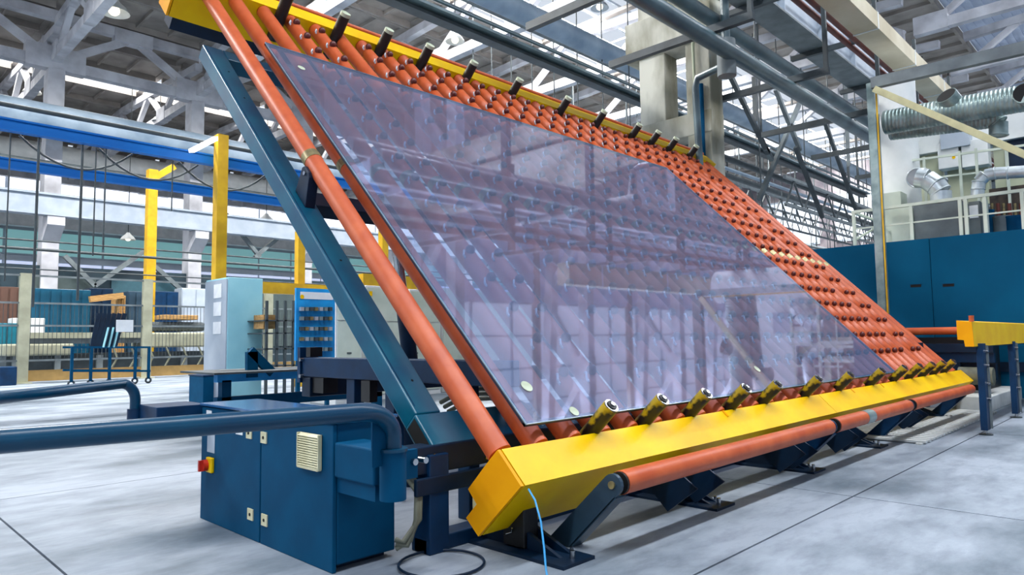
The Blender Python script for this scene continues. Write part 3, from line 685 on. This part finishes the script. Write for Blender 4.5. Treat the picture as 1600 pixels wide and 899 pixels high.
tag(MB().tube((-8, 31.8, 8.1), (60, 31.8, 8.1), .18, 12).build('water_pipe', dgrey), 'dark grey pipe below the fat pale duct', 'pipe')
# back wall
bw = MB().box((-14, 58.6, 0), (64, 59, ROOF)).build('wall_back', mat('back_wall_paint', (196, 206, 214), .8, 0, (170, 182, 194), .4)); tag(bw, kind='structure')
for zi, (z0, z1, m) in enumerate(((1.0, 4.6, glassl), (5.2, 7.0, glassl), (7.4, 9.2, glasst), (11.2, 14.2, glassw))):
    fm = MB().box((-12, 58.5, z0), (62, 58.6, z1)).build('window_frame', greyw, bw)
    pn = None
    for k in range(24):
        x = -11.9 + 3.07 * k
        if pn is None: pn = MB().box((x, 58.42, z0 + .08), (x + 2.9, 58.5, z1 - .08)).build('pane', m, fm)
        else: inst(pn, (x + 1.45, 58.46, (z0 + z1) / 2), fm)
wr = MB().box((-14, -16.6, 0), (62.4, -16, ROOF)).build('wall_right', mat('right_wall_paint', (150, 156, 162), .8, 0, (130, 136, 144), .4)); tag(wr, kind='structure')
wl = MB().box((-14.6, -16, 0), (-14, 59, ROOF)).build('wall_left', mat('left_wall_paint', (150, 156, 162), .8, 0, (130, 136, 144), .4)); tag(wl, kind='structure')
for k in range(12):
    x = -12 + 6 * k
    f_ = MB().box((x + .6, -16, 5.0), (x + 5.2, -15.9, 12.5)).build('window_frame', greyw, wr); MB().box((x + .75, -15.9, 5.15), (x + 5.05, -15.86, 12.35)).build('pane', glassd, f_)
    y = -14 + 6 * k
    f_ = MB().box((-14, y + .6, 5.0), (-13.9, y + 5.2, 12.5)).build('window_frame', greyw, wl); MB().box((-13.9, y + .75, 5.15), (-13.86, y + 5.05, 12.35)).build('pane', glassd, f_)
ewl = MB().box((62, -16, 0), (62.4, 59, ROOF)).build('wall_end', mat('end_wall_stone', (150, 142, 146), .85, 0, (86, 82, 90), .8, 9)); tag(ewl, kind='structure')
for k in range(12):
    y = -14 + 6 * k
    f_ = MB().box((61.9, y + .6, 9.0), (62, y + 5.2, 13.2)).build('window_frame', greyw, ewl); MB().box((61.86, y + .75, 9.15), (61.9, y + 5.05, 13.05)).build('pane', glassd, f_)
# light crane rails (bright blue)
def bluerail(Y_, py0, lab):
    z = P(0, py0, 1, Y_).z; b_ = empty('crane_rail', (6, Y_, z)); tag(b_, lab, 'crane rail')
    MB().box((-4, Y_ - .05, z - .08), (22, Y_ + .05, z + .08)).build('web', railblue, b_)
    MB().box((-4, Y_ - .08, z + .07), (22, Y_ + .08, z + .10)).build('top_flange', railblue, b_); MB().box((-4, Y_ - .08, z - .10), (22, Y_ + .08, z - .07)).build('bottom_flange', railblue, b_)
    return z
zr = bluerail(13.35, 193, 'upper, nearer bright blue crane rail at left'); bluerail(16.0, 254, 'lower, farther bright blue crane rail at left')
tag(MB().tube((-4, 13.2, zr + .28), (22, 13.2, zr + .28), .04, 8).build('power_rail', dgrey), 'thin dark conductor line above the upper blue crane rail', 'rail')
# yellow posts
def ypost(px, pyt, y, w, lab, arm=True, zt=None):
    t = P(px, pyt, 1, y); p_ = empty('crane_post', (t.x, y, 0)); tag(p_, lab, 'post')
    mb = MB().box((t.x - w / 2, y - w / 2, 0), (t.x + w / 2, y + w / 2, t.z))
    mb.build('post', yellow_b, p_)
    if arm: MB().bar((t.x - .05, y, t.z - .35), (t.x + .7, y + .05, t.z + .25), .2, .2).build('top_arm', yellow_b, p_)
    return p_
ypost(346, 212, 13.07, .20, 'nearest tall yellow crane post behind the pale cyan cabinet', False)
ypost(238, 266, 24.7, .29, 'slimmer yellow crane post at left carrying the farther blue rail')
ypost(469, 362, 14.4, .17, 'yellow crane post above the blue tool board', False)
ypost(599, 350, 13.6, .17, 'yellow crane post just left of the orange roller gap', False)
g1 = P(415, 447, 1, 13.8); tag(MB().box((g1.x, 14.2, g1.z - .12), (g1.x + 2.4, 14.4, g1.z + .12)).build('yellow_crossbeam', yellow_b), 'thick yellow crossbeam between posts behind the tool board', 'beam')
g1 = P(556, 437, 1, 13.8); tag(MB().box((g1.x, 13.5, g1.z - .18), (g1.x + 2.0, 13.7, g1.z + .12)).build('yellow_crossbeam', yellow_b), 'yellow crossbeam seen through the tilted rail and roller', 'beam')
# tubes lights & bell lamps
def bell(px, py, depth_y, sc, lab, m=white):
    p = P(px, py, 1, depth_y); l = empty('bell_lamp', p); tag(l, lab, 'lamp', 'bell lamps')
    MB().tube((p.x, p.y, 15.4), p + Z * .3 * sc, .02, 6).build('rod', dgrey, l)
    MB().tube(p + Z * .35 * sc, p, .12 * sc, 20, prof=[(0, .07 * sc), (.3, .14 * sc), (.6, .26 * sc), (1, .34 * sc)], caps=False).build('shade', m, l)
    MB().sphere(p + Z * .06 * sc, .13 * sc, 10, 6).build('bulb', lampw, l)
bell(178, 20, 30, 1.7, 'white bell lamp hanging at the top left')
bell(711, 65, 16, .9, 'white bell lamp hanging by the thin rod above the upper yellow beam')
bell(937, 13, 14.8, 1.0, 'grey bell lamp near the top centre before the skylight', greyw)
bell(200, 375, 40, 1.1, 'small bell lamp far left behind the lower blue rail'); bell(250, 190, 40, 1.2, 'bell lamp below the left lattice beam, right one'); bell(50, 145, 40, 1.2, 'bell lamp below the left lattice beam, left one')
bell(416, 347, 36, 1.3, 'bell lamp seen between blue side rail and blue crane rails')
tl = MB().bar(P(299, 236, 1, 12.4), P(338, 216, 1, 13.05), .09, .06).build('tube_lamp', lamp_em); tag(tl, 'short lit white tube lamp beside the nearest yellow post', 'lamp')
# long lines running along the hall (pipes, trays, girders)
def vline(name, px, py, Y_, x0, x1, r, m, lab, cat, box=None):
    z = P(px, py, 1, Y_).z; e_ = empty(name, (x0, Y_, z)); tag(e_, lab, cat)
    if box: MB().box((x0, Y_ - box[0] / 2, z - box[1] / 2), (x1, Y_ + box[0] / 2, z + box[1] / 2)).build('run', m, e_)
    else: MB().tube((x0, Y_, z), (x1, Y_, z), r, 14).build('run', m, e_)
    return e_, z
vline('cable_tray', 640, 0, 9, 4, 30, .05, pipegrey, 'upper line of the grey green cable tray crossing behind the table top', 'cable tray', (.28, .05))
vline('cable_tray', 690, 34, 9.1, 4, 30, .05, dgrey, 'lower, darker line of the cable tray crossing behind the table top', 'cable tray', (.22, .06))
vline('conduit', 740, 26, 8.9, 4, 30, .025, pipegrey, 'thin pale conduit just under the cable tray', 'pipe')
vline('overhead_duct', 800, 12, 14, 6, 60, .34, pipepale, 'thick pale blue grey duct running past the concrete portal column', 'duct')
vline('gallery_handrail', 860, 62, 13.2, 6, 60, .04, grey, 'grey handrail line just below the thick pale duct', 'railing'); vline('gallery_handrail', 860, 76, 13.2, 6, 60, .03, grey, 'lower grey handrail line below the thick pale duct', 'railing')
e1, z1_ = vline('water_main', 1100, 57, 5.0, 5, 40, .13, pipegrey, 'lower of two parallel grey green pipes passing before the concrete portal', 'pipe')
e2, z2_ = vline('water_main', 1200, 88, 5.3, 5, 40, .12, pipegrey, 'upper of two parallel grey green pipes passing before the concrete portal', 'pipe')
MB().tube((10.3, 5.1, z1_ - .2), (10.3, 5.1, z2_ + 2.5), .07, 10).build('riser', pipegrey, e1); MB().tube((10.3, 5.1, z1_ - .35), (10.3, 5.1, z1_ + .25), .15, 12).build('valve_body', grey, e1)
q1 = P(1136, 100, 0, 10.5); q2 = P(1090, 122, 0, 10.5)
MB().path([(10.3, 5.1, z1_ - .2), q1, q2, q2 - Z * .15 + Vector((0, .05, 0)), q2 - Z * 2], .06, 10).build('down_pipe', pipegrey, e1)
for x in (7.5, 9.6, 12.6, 15.6, 18.6, 22, 26, 30):
    MB().bar((x, 4.3, z1_ + .16), (x, 6.9, z1_ + .16), .1, .12).build('pipe_support', dgrey, e1)
    MB().bar((x, 4.35, z1_ + .16), (x, 4.35, z1_ + 2.6), .07, .07).build('hanger', dgrey, e1)
RZ = P(1262, 62, 1, 5.4).z
rg_ = vbeam('runway_girder', 5.4, RZ, RZ + .9, 6, 60, .15, greyw, 'grey crane runway girder high at right with stiffener plates', 'girder')
for k in range(24): MB().box((7 + 2 * k, 5.2, RZ), (7.05 + 2 * k, 5.33, RZ + .9)).build('stiffener', greyw, rg_)
MB().box((6, 5.12, RZ - .12), (60, 5.7, RZ - .08)).build('underside_plate', grey, rg_)
for i, (px, py, Y_) in enumerate(((1246, 2, 4.7), (1268, 2, 4.5))):
    vline('sprinkler_pipe', px, py, Y_, 6, 60, .06, redpipe, ('left' if i == 0 else 'right') + ' rusty red pipe of the pair beside the runway girder', 'pipe')
bxb, zb_ = vline('box_duct', 1395, 78, 3.9, 10, 60, .3, cream, 'cream coloured boxed duct under the roof right of the red pipes', 'duct', (.42, .30))
for k in range(20): MB().box((11 + 2.4 * k, 3.68, zb_ - .16), (11.04 + 2.4 * k, 4.12, zb_ + .16)).build('joint_band', white, bxb)
pr_e, zz = vline('conduit', 1320, 12, 4.9, 6, 60, .025, dgrey, 'thin black conduit beside the cream boxed duct', 'pipe')
for k in range(14): MB().bar((9 + 3 * k, 4.3, RZ - .18), (9 + 3 * k, 5.9, RZ - .18), .1, .1).build('pipe_bracket', dgrey, pr_e)
# concrete portal column (two legs and head)
pc = empty('portal_column', (12.2, 7, 0)); tag(pc, 'big weathered concrete portal column behind the right end of the upper yellow beam', 'column')
a = P(1001, 200, 0, 12); b = P(1041, 200, 0, 12); c = P(1074, 200, 0, 12); d = P(1112, 200, 0, 12)
ztop = P(1002, 40, 0, 12).z; zlin = P(1050, 78, 0, 12).z
MB().box((12, b.y, 0), (12.5, a.y, 16)).build('leg', conc, pc, bevel=.02); MB().box((12, d.y, 0), (12.5, c.y, zlin + 1.0)).build('leg', conc, pc, bevel=.02)
MB().box((11.95, P(1112, 40, 0, 12).y, zlin), (12.55, P(978, 40, 0, 12).y, ztop + .1)).build('head_beam', conc, pc, bevel=.02)
MB().box((11.98, d.y, P(1040, 195, 0, 12).z - .35), (12.52, a.y + .05, P(1040, 188, 0, 12).z)).build('cross_beam', conc, pc, bevel=.02)
MB().box((11.97, d.y - .1, ztop + .1), (12.6, c.y + .35, 16)).build('upper_shaft', conc, pc)
a = P(1082, 60, 0, 11.9); b = P(1090, 235, 0, 11.9); tag(MB().tube(a, b, .03, 8).build('cable_conduit', beige), 'thin cream conduit running down the concrete portal column', 'pipe')
a = P(1092, 130, 0, 11.85); tag(MB().tube((11.92, a.y, 0), (11.92, a.y, a.z), .05, 8).build('cable_conduit', cabblue), 'blue vertical conduit on the right leg of the concrete portal', 'pipe')

for i_, (a_, b_, c_, d_) in enumerate(((1186, 312, 1250, 160), (1138, 112, 1200, 240), (1196, 232, 1206, 250), (1288, 188, 1338, 330), (1212, 140, 1250, 235), (1243, 230, 1285, 340), (1320, 110, 1326, 260), (1178, 120, 1180, 190))):
    tag(MB().bar(P(a_, b_, 1, 7.3), P(c_, d_, 1, 7.3), .10, .10 if i_ < 6 else .05).build('steel_strut', (grey, dgrey)[i_ % 2]), ORD[i_] + ' of the bare steel struts behind the grey green pipes right of the concrete portal', 'strut', 'steel struts right of the concrete portal')
for i_ in range(12):
    y_ = 8.5 + 1.1 * i_; z_ = 3.4 + (i_ * 7 % 12) * .42
    sp_ = MB().tube((16, y_, z_), (61.8, y_, z_), .07 + .03 * (i_ % 3), 8).build('service_pipe', (grey, dgrey, pipegrey, pipepale)[i_ % 4])
    for xh in (19, 31, 43, 55): MB().tube((xh, y_, z_), (xh, y_, 15.4), .025, 6).build('hanger', dgrey, sp_)
    tag(sp_, ORD[i_] + ' nearest of the service pipes running away under the roof right of the portal', 'pipe', 'service pipes in the far middle bay')

# lattice girders
for k in range(7):
    y = 9 + 3.4 * k; z = 5.2 + (k % 3) * .9
    l = empty('lattice_girder', (40, y, z)); tag(l, ORD[k] + ' thin steel lattice girder crossing the far middle bay, counted from the right', 'girder', 'lattice girders in the far middle bay')
    MB().box((22 + k, y, z), (61.8, y + .1, z + .1)).build('bottom_chord', grey, l); MB().box((22 + k, y, z + .9), (61.8, y + .1, z + 1.0)).build('top_chord', grey, l)
    mb = MB()
    for j in range(25 - k): xa = 22 + k + j * 1.5; mb.bar((xa, y + .05, z), (xa + .75, y + .05, z + .9), .05, .05).bar((xa + .75, y + .05, z + .9), (xa + 1.5, y + .05, z), .05, .05)
    mb.build('web', dgrey, l)
    for xh in (28, 40, 52): MB().box((xh, y, z + 1.0), (xh + .08, y + .08, 15.4)).build('hanger', dgrey, l)
# hangers and wires on the left
for i, (px, yb) in enumerate(((53, 480), (123, 470), (147, 400), (163, 390), (9, 440), (270, 330))):
    b = P(px - 2, yb, 1, 13.44); a = Vector((b.x, 13.44, zr - .08)); tag(MB().tube(a, b, .022 if i < 2 else .012, 6).build('drop_line', dgrey), ['thick drop line crossing both blue rails at far left', 'drop line right of the thick one, reaching the fence', 'left one of two thin drop lines', 'right one of two thin drop lines', 'drop line at the left picture edge', 'short drop line beside the slim yellow post'][i], 'cable')
for i in range(3):
    xa = P(30 + 125 * i, 215, 1, 13.5).x; a = Vector((xa, 13.5, zr - .1)); b = Vector((xa + 1.7, 13.5, zr - .1))
    pts = [a.lerp(b, t / 10) - Z * (.42 * (1 - (2 * t / 10 - 1) ** 2)) for t in range(11)]
    tag(MB().path(pts, .02, 6).build('festoon_cable', dgrey), ['first', 'second', 'third'][i] + ' loop of festoon cable hanging between the blue rails, from the left', 'cable')
for i, (py, Y_, r_) in enumerate(((386, 24, .045), (372, 26, .03), (418, 22.5, .02))):
    vline('shop_pipe', 0, py, Y_, -5, 60, r_, dgrey, ['thick black line across the left background above the fence', 'thin black line above the thick one in the left background', 'thin grey line just above the fence'][i], 'pipe')
for i_, (a_, b_, c_, d_) in enumerate(((101, 400, 148, 447), (225, 393, 148, 447), (353, 335, 406, 402), (462, 350, 398, 402), (240, 415, 285, 455))):
    tag(MB().bar(P(a_, b_, 1, 33.4), P(c_, d_, 1, 33.4), .18, .18).build('wall_brace', grey), ORD[i_] + ' of the slanting grey braces between the left row columns, from the left' , 'brace', 'braces of the left column row')
# fence
fn = empty('mesh_fence', (5, 21.9, 0)); tag(fn, 'grey machine guard fence with tall posts at left', 'fence')
for px in (40, 231, 420, 620):
    p = P(px, 435, 1, 21.9); MB().box((p.x - .12, 21.8, 0), (p.x + .12, 22.0, 2.9)).build('fence_post', tanm, fn); MB().box((p.x - .2, 21.7, 0), (p.x + .2, 22.1, .03)).build('base_plate', tanm, fn)
for z in (2.85, 2.12, 1.52, .6): MB().box((0, 21.86, z - .025), (22, 21.9, z + .025)).build('fence_rail', grey, fn)
mb = MB()
for k in range(160): x = 3.3 + .1 * k; mb.box((x, 21.875, .6), (x + .012, 21.885, 2.12))
tag(mb.build('mesh_wires', dgrey, fn), kind='stuff')
MB().box((3.2, 21.9, .05), (22, 22.0, .34)).build('kick_board', mat('ochre_board', (176, 140, 80), .7), fn)
# left machinery
def ybox(name, y0, depth, px0, py0, px1, py1, m, label=None, cat=None, parent=None, bevel=0, group=None):
    a = P(px0, py0, 1, y0); b = P(px1, py1, 1, y0)
    if cat in ('cupboard', 'machine', 'crate', 'glass', 'bench', 'bin', 'tub'): b.z = 0
    o = MB().box((a.x, y0, b.z), (b.x, y0 + depth, a.z)).build(name, m, parent, bevel=bevel)
    if label: tag(o, label, cat, group)
    return o
lm = empty('glass_line_machine', (9, 24, 0)); tag(lm, 'long tan glass processing machine behind the fence', 'machine')
for a in ((10, 538, 116, 555), (225, 520, 328, 542)): ybox('bed_cover', 23, 1.2, *a, tanm, parent=lm, bevel=.05)
ybox('bed', 23.2, 1, 10, 555, 330, 592, dgrey, parent=lm); ybox('top_rail', 23.0, .2, 45, 520, 225, 528, tanm, parent=lm); ybox('roller_row', 23.1, .9, 45, 529, 225, 536, grey, parent=lm)
ybox('hood', 23.4, .8, 236, 503, 322, 518, dgrey, parent=lm, bevel=.1)
for k in range(9): x = 6.5 + k * .5; MB().path([(x, 23.0, .9), (x + .1, 22.9, .6), (x - .05, 22.9, .3)], .03, 6).build('cable_loop', hose, lm)
for k in range(5): ybox('support', 23.05, .3, 20 + k * 66, 555, 28 + k * 66, 598, grey, parent=lm)
for i, (px0, py0, px1, py1, m, l, c_, yy) in enumerate((
    (-10, 505, 28, 598, mat('teal_paint', (0, 105, 125), .5), 'teal metal bin at the left edge behind the fence', 'bin', 24.5),
    (0, 574, 26, 602, darkblue, 'dark blue tub standing at the left edge by the fence post', 'tub', 21.2),
    (45, 450, 140, 525, mat('teal_glass', (20, 78, 104), .25), 'stack of teal glass sheets behind the fence', 'glass', 27),
    (0, 448, 40, 500, mat('brown_paint', (90, 62, 50), .7), 'brown crate in the dark left background', 'crate', 29),
    (140, 450, 175, 520, navy, 'dark blue machine body in the left background', 'machine', 28),
    (185, 462, 196, 488, wood, 'upright wooden crate behind the glass rack', 'crate', 26),
    (255, 492, 310, 500, wood, 'flat wooden boards on top of the grey hood', 'boards', 23.3),
    (20, 497, 70, 512, white, 'white bench top at left behind the fence', 'bench', 26),
    (200, 455, 222, 500, mat('slate_cupboard', (38, 66, 86), .5), 'slate blue cupboard left of the slim yellow post', 'cupboard', 27),
    (240, 455, 278, 505, darkblue, 'dark blue cupboard behind the grey hood', 'cupboard', 28),
    (284, 450, 326, 498, greyw, 'pale grey cupboard by the wide left column', 'cupboard', 29))):
    ybox('_x', yy, .8, px0, py0, px1, (1 / (yy * .0009) if c_ in ('cupboard', 'machine', 'crate', 'glass', 'bench') and 0 else py1), m, l, c_, bevel=.02)
    o_ = bpy.data.objects['_x']; o_.name = c_ if c_ != 'boards' else 'wooden_boards'; WORLD[o_.name] = o_.location.copy()
    if c_ in ('cupboard', 'machine', 'glass', 'crate', 'bin'):
        w_, h_ = o_.dimensions.x, o_.dimensions.z; cx_, cz_ = o_.location.x, o_.location.z; nd = 6 if c_ == 'glass' else 3 if c_ == 'crate' else 2
        for q in range(nd):
            xa_ = cx_ - w_ / 2 + w_ * q / nd
            MB().box((xa_ + .03, yy - .03, cz_ - h_ / 2 + .1), (xa_ + w_ / nd - .03, yy, cz_ + h_ / 2 - .06)).build({'glass': 'glass_pane', 'crate': 'board'}.get(c_, 'door'), m, o_)
            if c_ in ('cupboard', 'machine'): MB().box((xa_ + .1, yy - .06, 1.1), (xa_ + .14, yy - .03, 1.4)).build('handle', galv, o_)
ab = P(140, 468, 1, 26); bb_ = P(192, 462, 1, 26); tag(MB().bar(ab, bb_, .2, .2).build('wooden_beam', wood), 'raw wooden beam lying level behind the glass rack', 'beam')
for k in range(3):
    for j in range(14):
        pass
dw = MB().box((-12, 33.8, 0), (24, 34.0, 4.3)).build('partition', mat('dark_partition', (38, 62, 72), .7, 0, (20, 40, 52), .6, 8)); tag(dw, 'dark partition wall across the far left bay', 'partition')
for k in range(10): MB().box((-11 + 3.4 * k, 33.74, .8), (-8.2 + 3.4 * k, 33.8, 3.9)).build('panel', mat('dark_panel%d' % (k % 3), ((52, 92, 104), (28, 50, 66), (70, 84, 84))[k % 3], .5), dw)
# glass rack trolley
rt = empty('rack_trolley', (6, 19, 0)); tag(rt, 'blue wheeled trolley with upright glass panes and a white sheet of paper', 'trolley')
ya = 19.0
def R(px, py, y=ya): return P(px, py, 1, y)
for py in (543, 580): MB().bar(R(112, py), R(235, py), .05, .05).build('frame_rail', cabblue, rt); MB().bar(R(112, py) + Y * .8, R(235, py) + Y * .8, .05, .05).build('frame_rail', cabblue, rt)
for px in (113, 143, 172, 212, 233): a = R(px, 543); MB().box((a.x - .03, ya - .03, .12), (a.x + .03, ya + .03, a.z)).build('upright', cabblue, rt); MB().torus((a.x, ya, .08), Y, .06, .025, 12, 6).build('castor', dgrey, rt)
for k in range(6): MB().bar(R(144 + k * 7, 542), R(155 + k * 8, 490), .03, .10).build('rack_fin', navy, rt)
for k in range(3): MB().bar(R(160 + k * 8, 543), R(168 + k * 8, 512), .25, .02).build('glass_pane', cyanw, rt)
a = R(182, 500, 18.7); b = R(208, 519, 18.7); MB().box((a.x, 18.7, b.z), (b.x, 18.72, a.z)).build('paper_sheet', paper, rt)
# pale cabinets in the middle distance
def cabinet(name, x0, y0, w, d, px, pyt, m_front, m_side, lab): pass
cc = empty('switch_cabinet', P(358, 560, 1, 11.5)); tag(cc, 'tall pale cyan switch cabinet before the nearest yellow post', 'cabinet')
a = P(357, 433, 1, 11.2); b = P(411, 433, 1, 11.2)
MB().box((a.x, 11.2, 0), (b.x, 12.1, a.z)).build('body', cyanw, cc, bevel=.01)
dcab = MB().box((a.x - .02, 11.22, .1), (a.x, 12.08, a.z - .03)).build('door', greyw, cc)
for z0, z1 in ((1.75, 1.98), (1.45, 1.68), (1.15, 1.35)): MB().box((a.x - .03, 11.4, z0), (a.x - .02, 11.7, z1)).build('meter_window', paper, dcab)
bx = empty('blue_chest', P(320, 630, 2, 0)); tag(bx, 'plain blue steel chest standing in front of the cyan cabinet', 'chest')
a = P(317, 632, 2, .0); MB().box((a.x, a.y, 0), (a.x + .9, a.y + .6, P(290, 590, 1, a.y).z)).build('body', cabblue, bx, bevel=.01)
MB().box((a.x - .01, a.y - .01, P(290, 590, 1, a.y).z), (a.x + .91, a.y + .61, P(290, 590, 1, a.y).z + .02)).build('lid', darkblue, bx)
# blue low machine between chest and tool board
lw = empty('low_blue_frame', (4, 8, 0)); tag(lw, 'low bright blue machine frame between the chest and the tool board', 'machine frame')
for z in (.58, .30): MB().box((3.1, 7.4, z), (5.2, 7.5, z + .12)).build('frame_rail', boardblue if z > .5 else cabblue, lw)
MB().box((2.9, 7.0, .68), (4.6, 7.9, .70)).build('table_top', dgrey, lw)
MB().bar(P(390, 548, 1, 7.4), P(425, 583, 1, 7.4), .06, .10).build('brace', cabblue, lw); MB().bar(P(393, 550, 1, 7.4), P(393, 590, 1, 7.4), .06, .12).build('upright', cabblue, lw)
for x in (3.15, 5.1): MB().box((x, 7.4, 0), (x + .1, 7.5, .6)).build('leg', cabblue, lw)
# tool board
tb = empty('tool_board', P(493, 560, 1, 8.6)); tag(tb, 'bright blue perforated board with six rows of small fittings', 'tool board')
yb = 8.6; a = P(463, 450, 1, yb); b = P(523, 562, 1, yb)
MB().box((a.x, yb, b.z), (b.x, yb + .04, a.z)).build('board', boardblue, tb)
a2 = P(469, 456, 1, yb); b2 = P(520, 469, 1, yb); MB().box((a2.x, yb - .006, b2.z), (b2.x, yb, a2.z)).build('header_sign', paper, tb); q = P(472, 464, 1, yb - .01); MB().tube(q, q - Y * .004, .03, 12).build('yellow_mark', yellow, tb)
for r_i in range(7):
    for k in range(7):
        p = P(471 + 7.4 * k, 483 + 16 * r_i - (1.2 if r_i else 0), 1, yb - .02)
        rnd = (r_i * 7 + k * 3) % 4
        MB().box(p - Vector((.026, .03, .027)), p + Vector((.024, .02, .024))).build('fitting', (galvl, brass, dgrey, galv)[rnd], tb)
MB().box((a.x + .05, yb + .05, 0), (a.x + .1, yb + .1, b.z)).build('leg', cabblue, tb); MB().box((b.x - .1, yb + .05, 0), (b.x - .05, yb + .1, b.z)).build('leg', cabblue, tb)
# white cabinets
for i, (px0, px1, pyt, y_, l) in enumerate(((525, 566, 452, 9.6, 'white cabinet right beside the blue tool board'), (571, 636, 446, 9.9, 'white cabinet half hidden by the blue side rail'), (640, 688, 452, 10.1, 'white cabinet with slot handle between the orange rollers'), (690, 830, 450, 10.3, 'long white cabinet seen behind the first rollers'))):
    c_ = empty('white_cabinet', P(px0, 560, 1, y_)); tag(c_, l, 'cabinet')
    a = P(px0, pyt, 1, y_); b = P(px1, pyt, 1, y_); MB().box((a.x, y_, 0), (b.x, y_ + .8, a.z)).build('body', white, c_, bevel=.01)
    MB().box((a.x + .03, y_ - .015, .1), (b.x - .03, y_, 1.32)).build('door', palewhite, c_); MB().box((a.x + .03, y_ - .015, 1.34), (b.x - .03, y_, a.z - .04)).build('panel', palewhite, c_)
    p = P(650 if i == 2 else (px0 + px1) / 2, 552, 1, y_ - .02); MB().box(p - Vector((.04, .01, .01)), p + Vector((.04, .0, .01))).build('slot_handle', dgrey, c_)
q = P(579, 459, 1, 9.88); MB().box(q - Vector((.03, .01, .04)), q + Vector((.03, 0, .04))).build('yellow_sign', yellow); tag(bpy.data.objects['yellow_sign'], 'small yellow warning sign on the white cabinet', 'sign')
# boxes on shelf beyond tool board, left
sh = empty('shelf_trolley', P(430, 580, 1, 10.5)); tag(sh, 'shelf trolley with cardboard boxes between cyan cabinet and tool board', 'shelf')
for py in (500, 520, 545, 572): a = P(413, py, 1, 10.6); b = P(462, py, 1, 10.6); MB().box((a.x, 10.6, a.z - .02), (b.x, 11.2, a.z)).build('shelf', dgrey, sh)
for px in (416, 432, 445, 458): a = P(px, 470, 1, 10.6); MB().box((a.x, 10.6, 0), (a.x + .04, 10.64, a.z)).build('upright', dgrey, sh)
tag(ybox('cardboard_box', 10.7, .35, 412, 492, 432, 514, wood, 'cardboard box on the top shelf beside the cyan cabinet', 'box'), None)
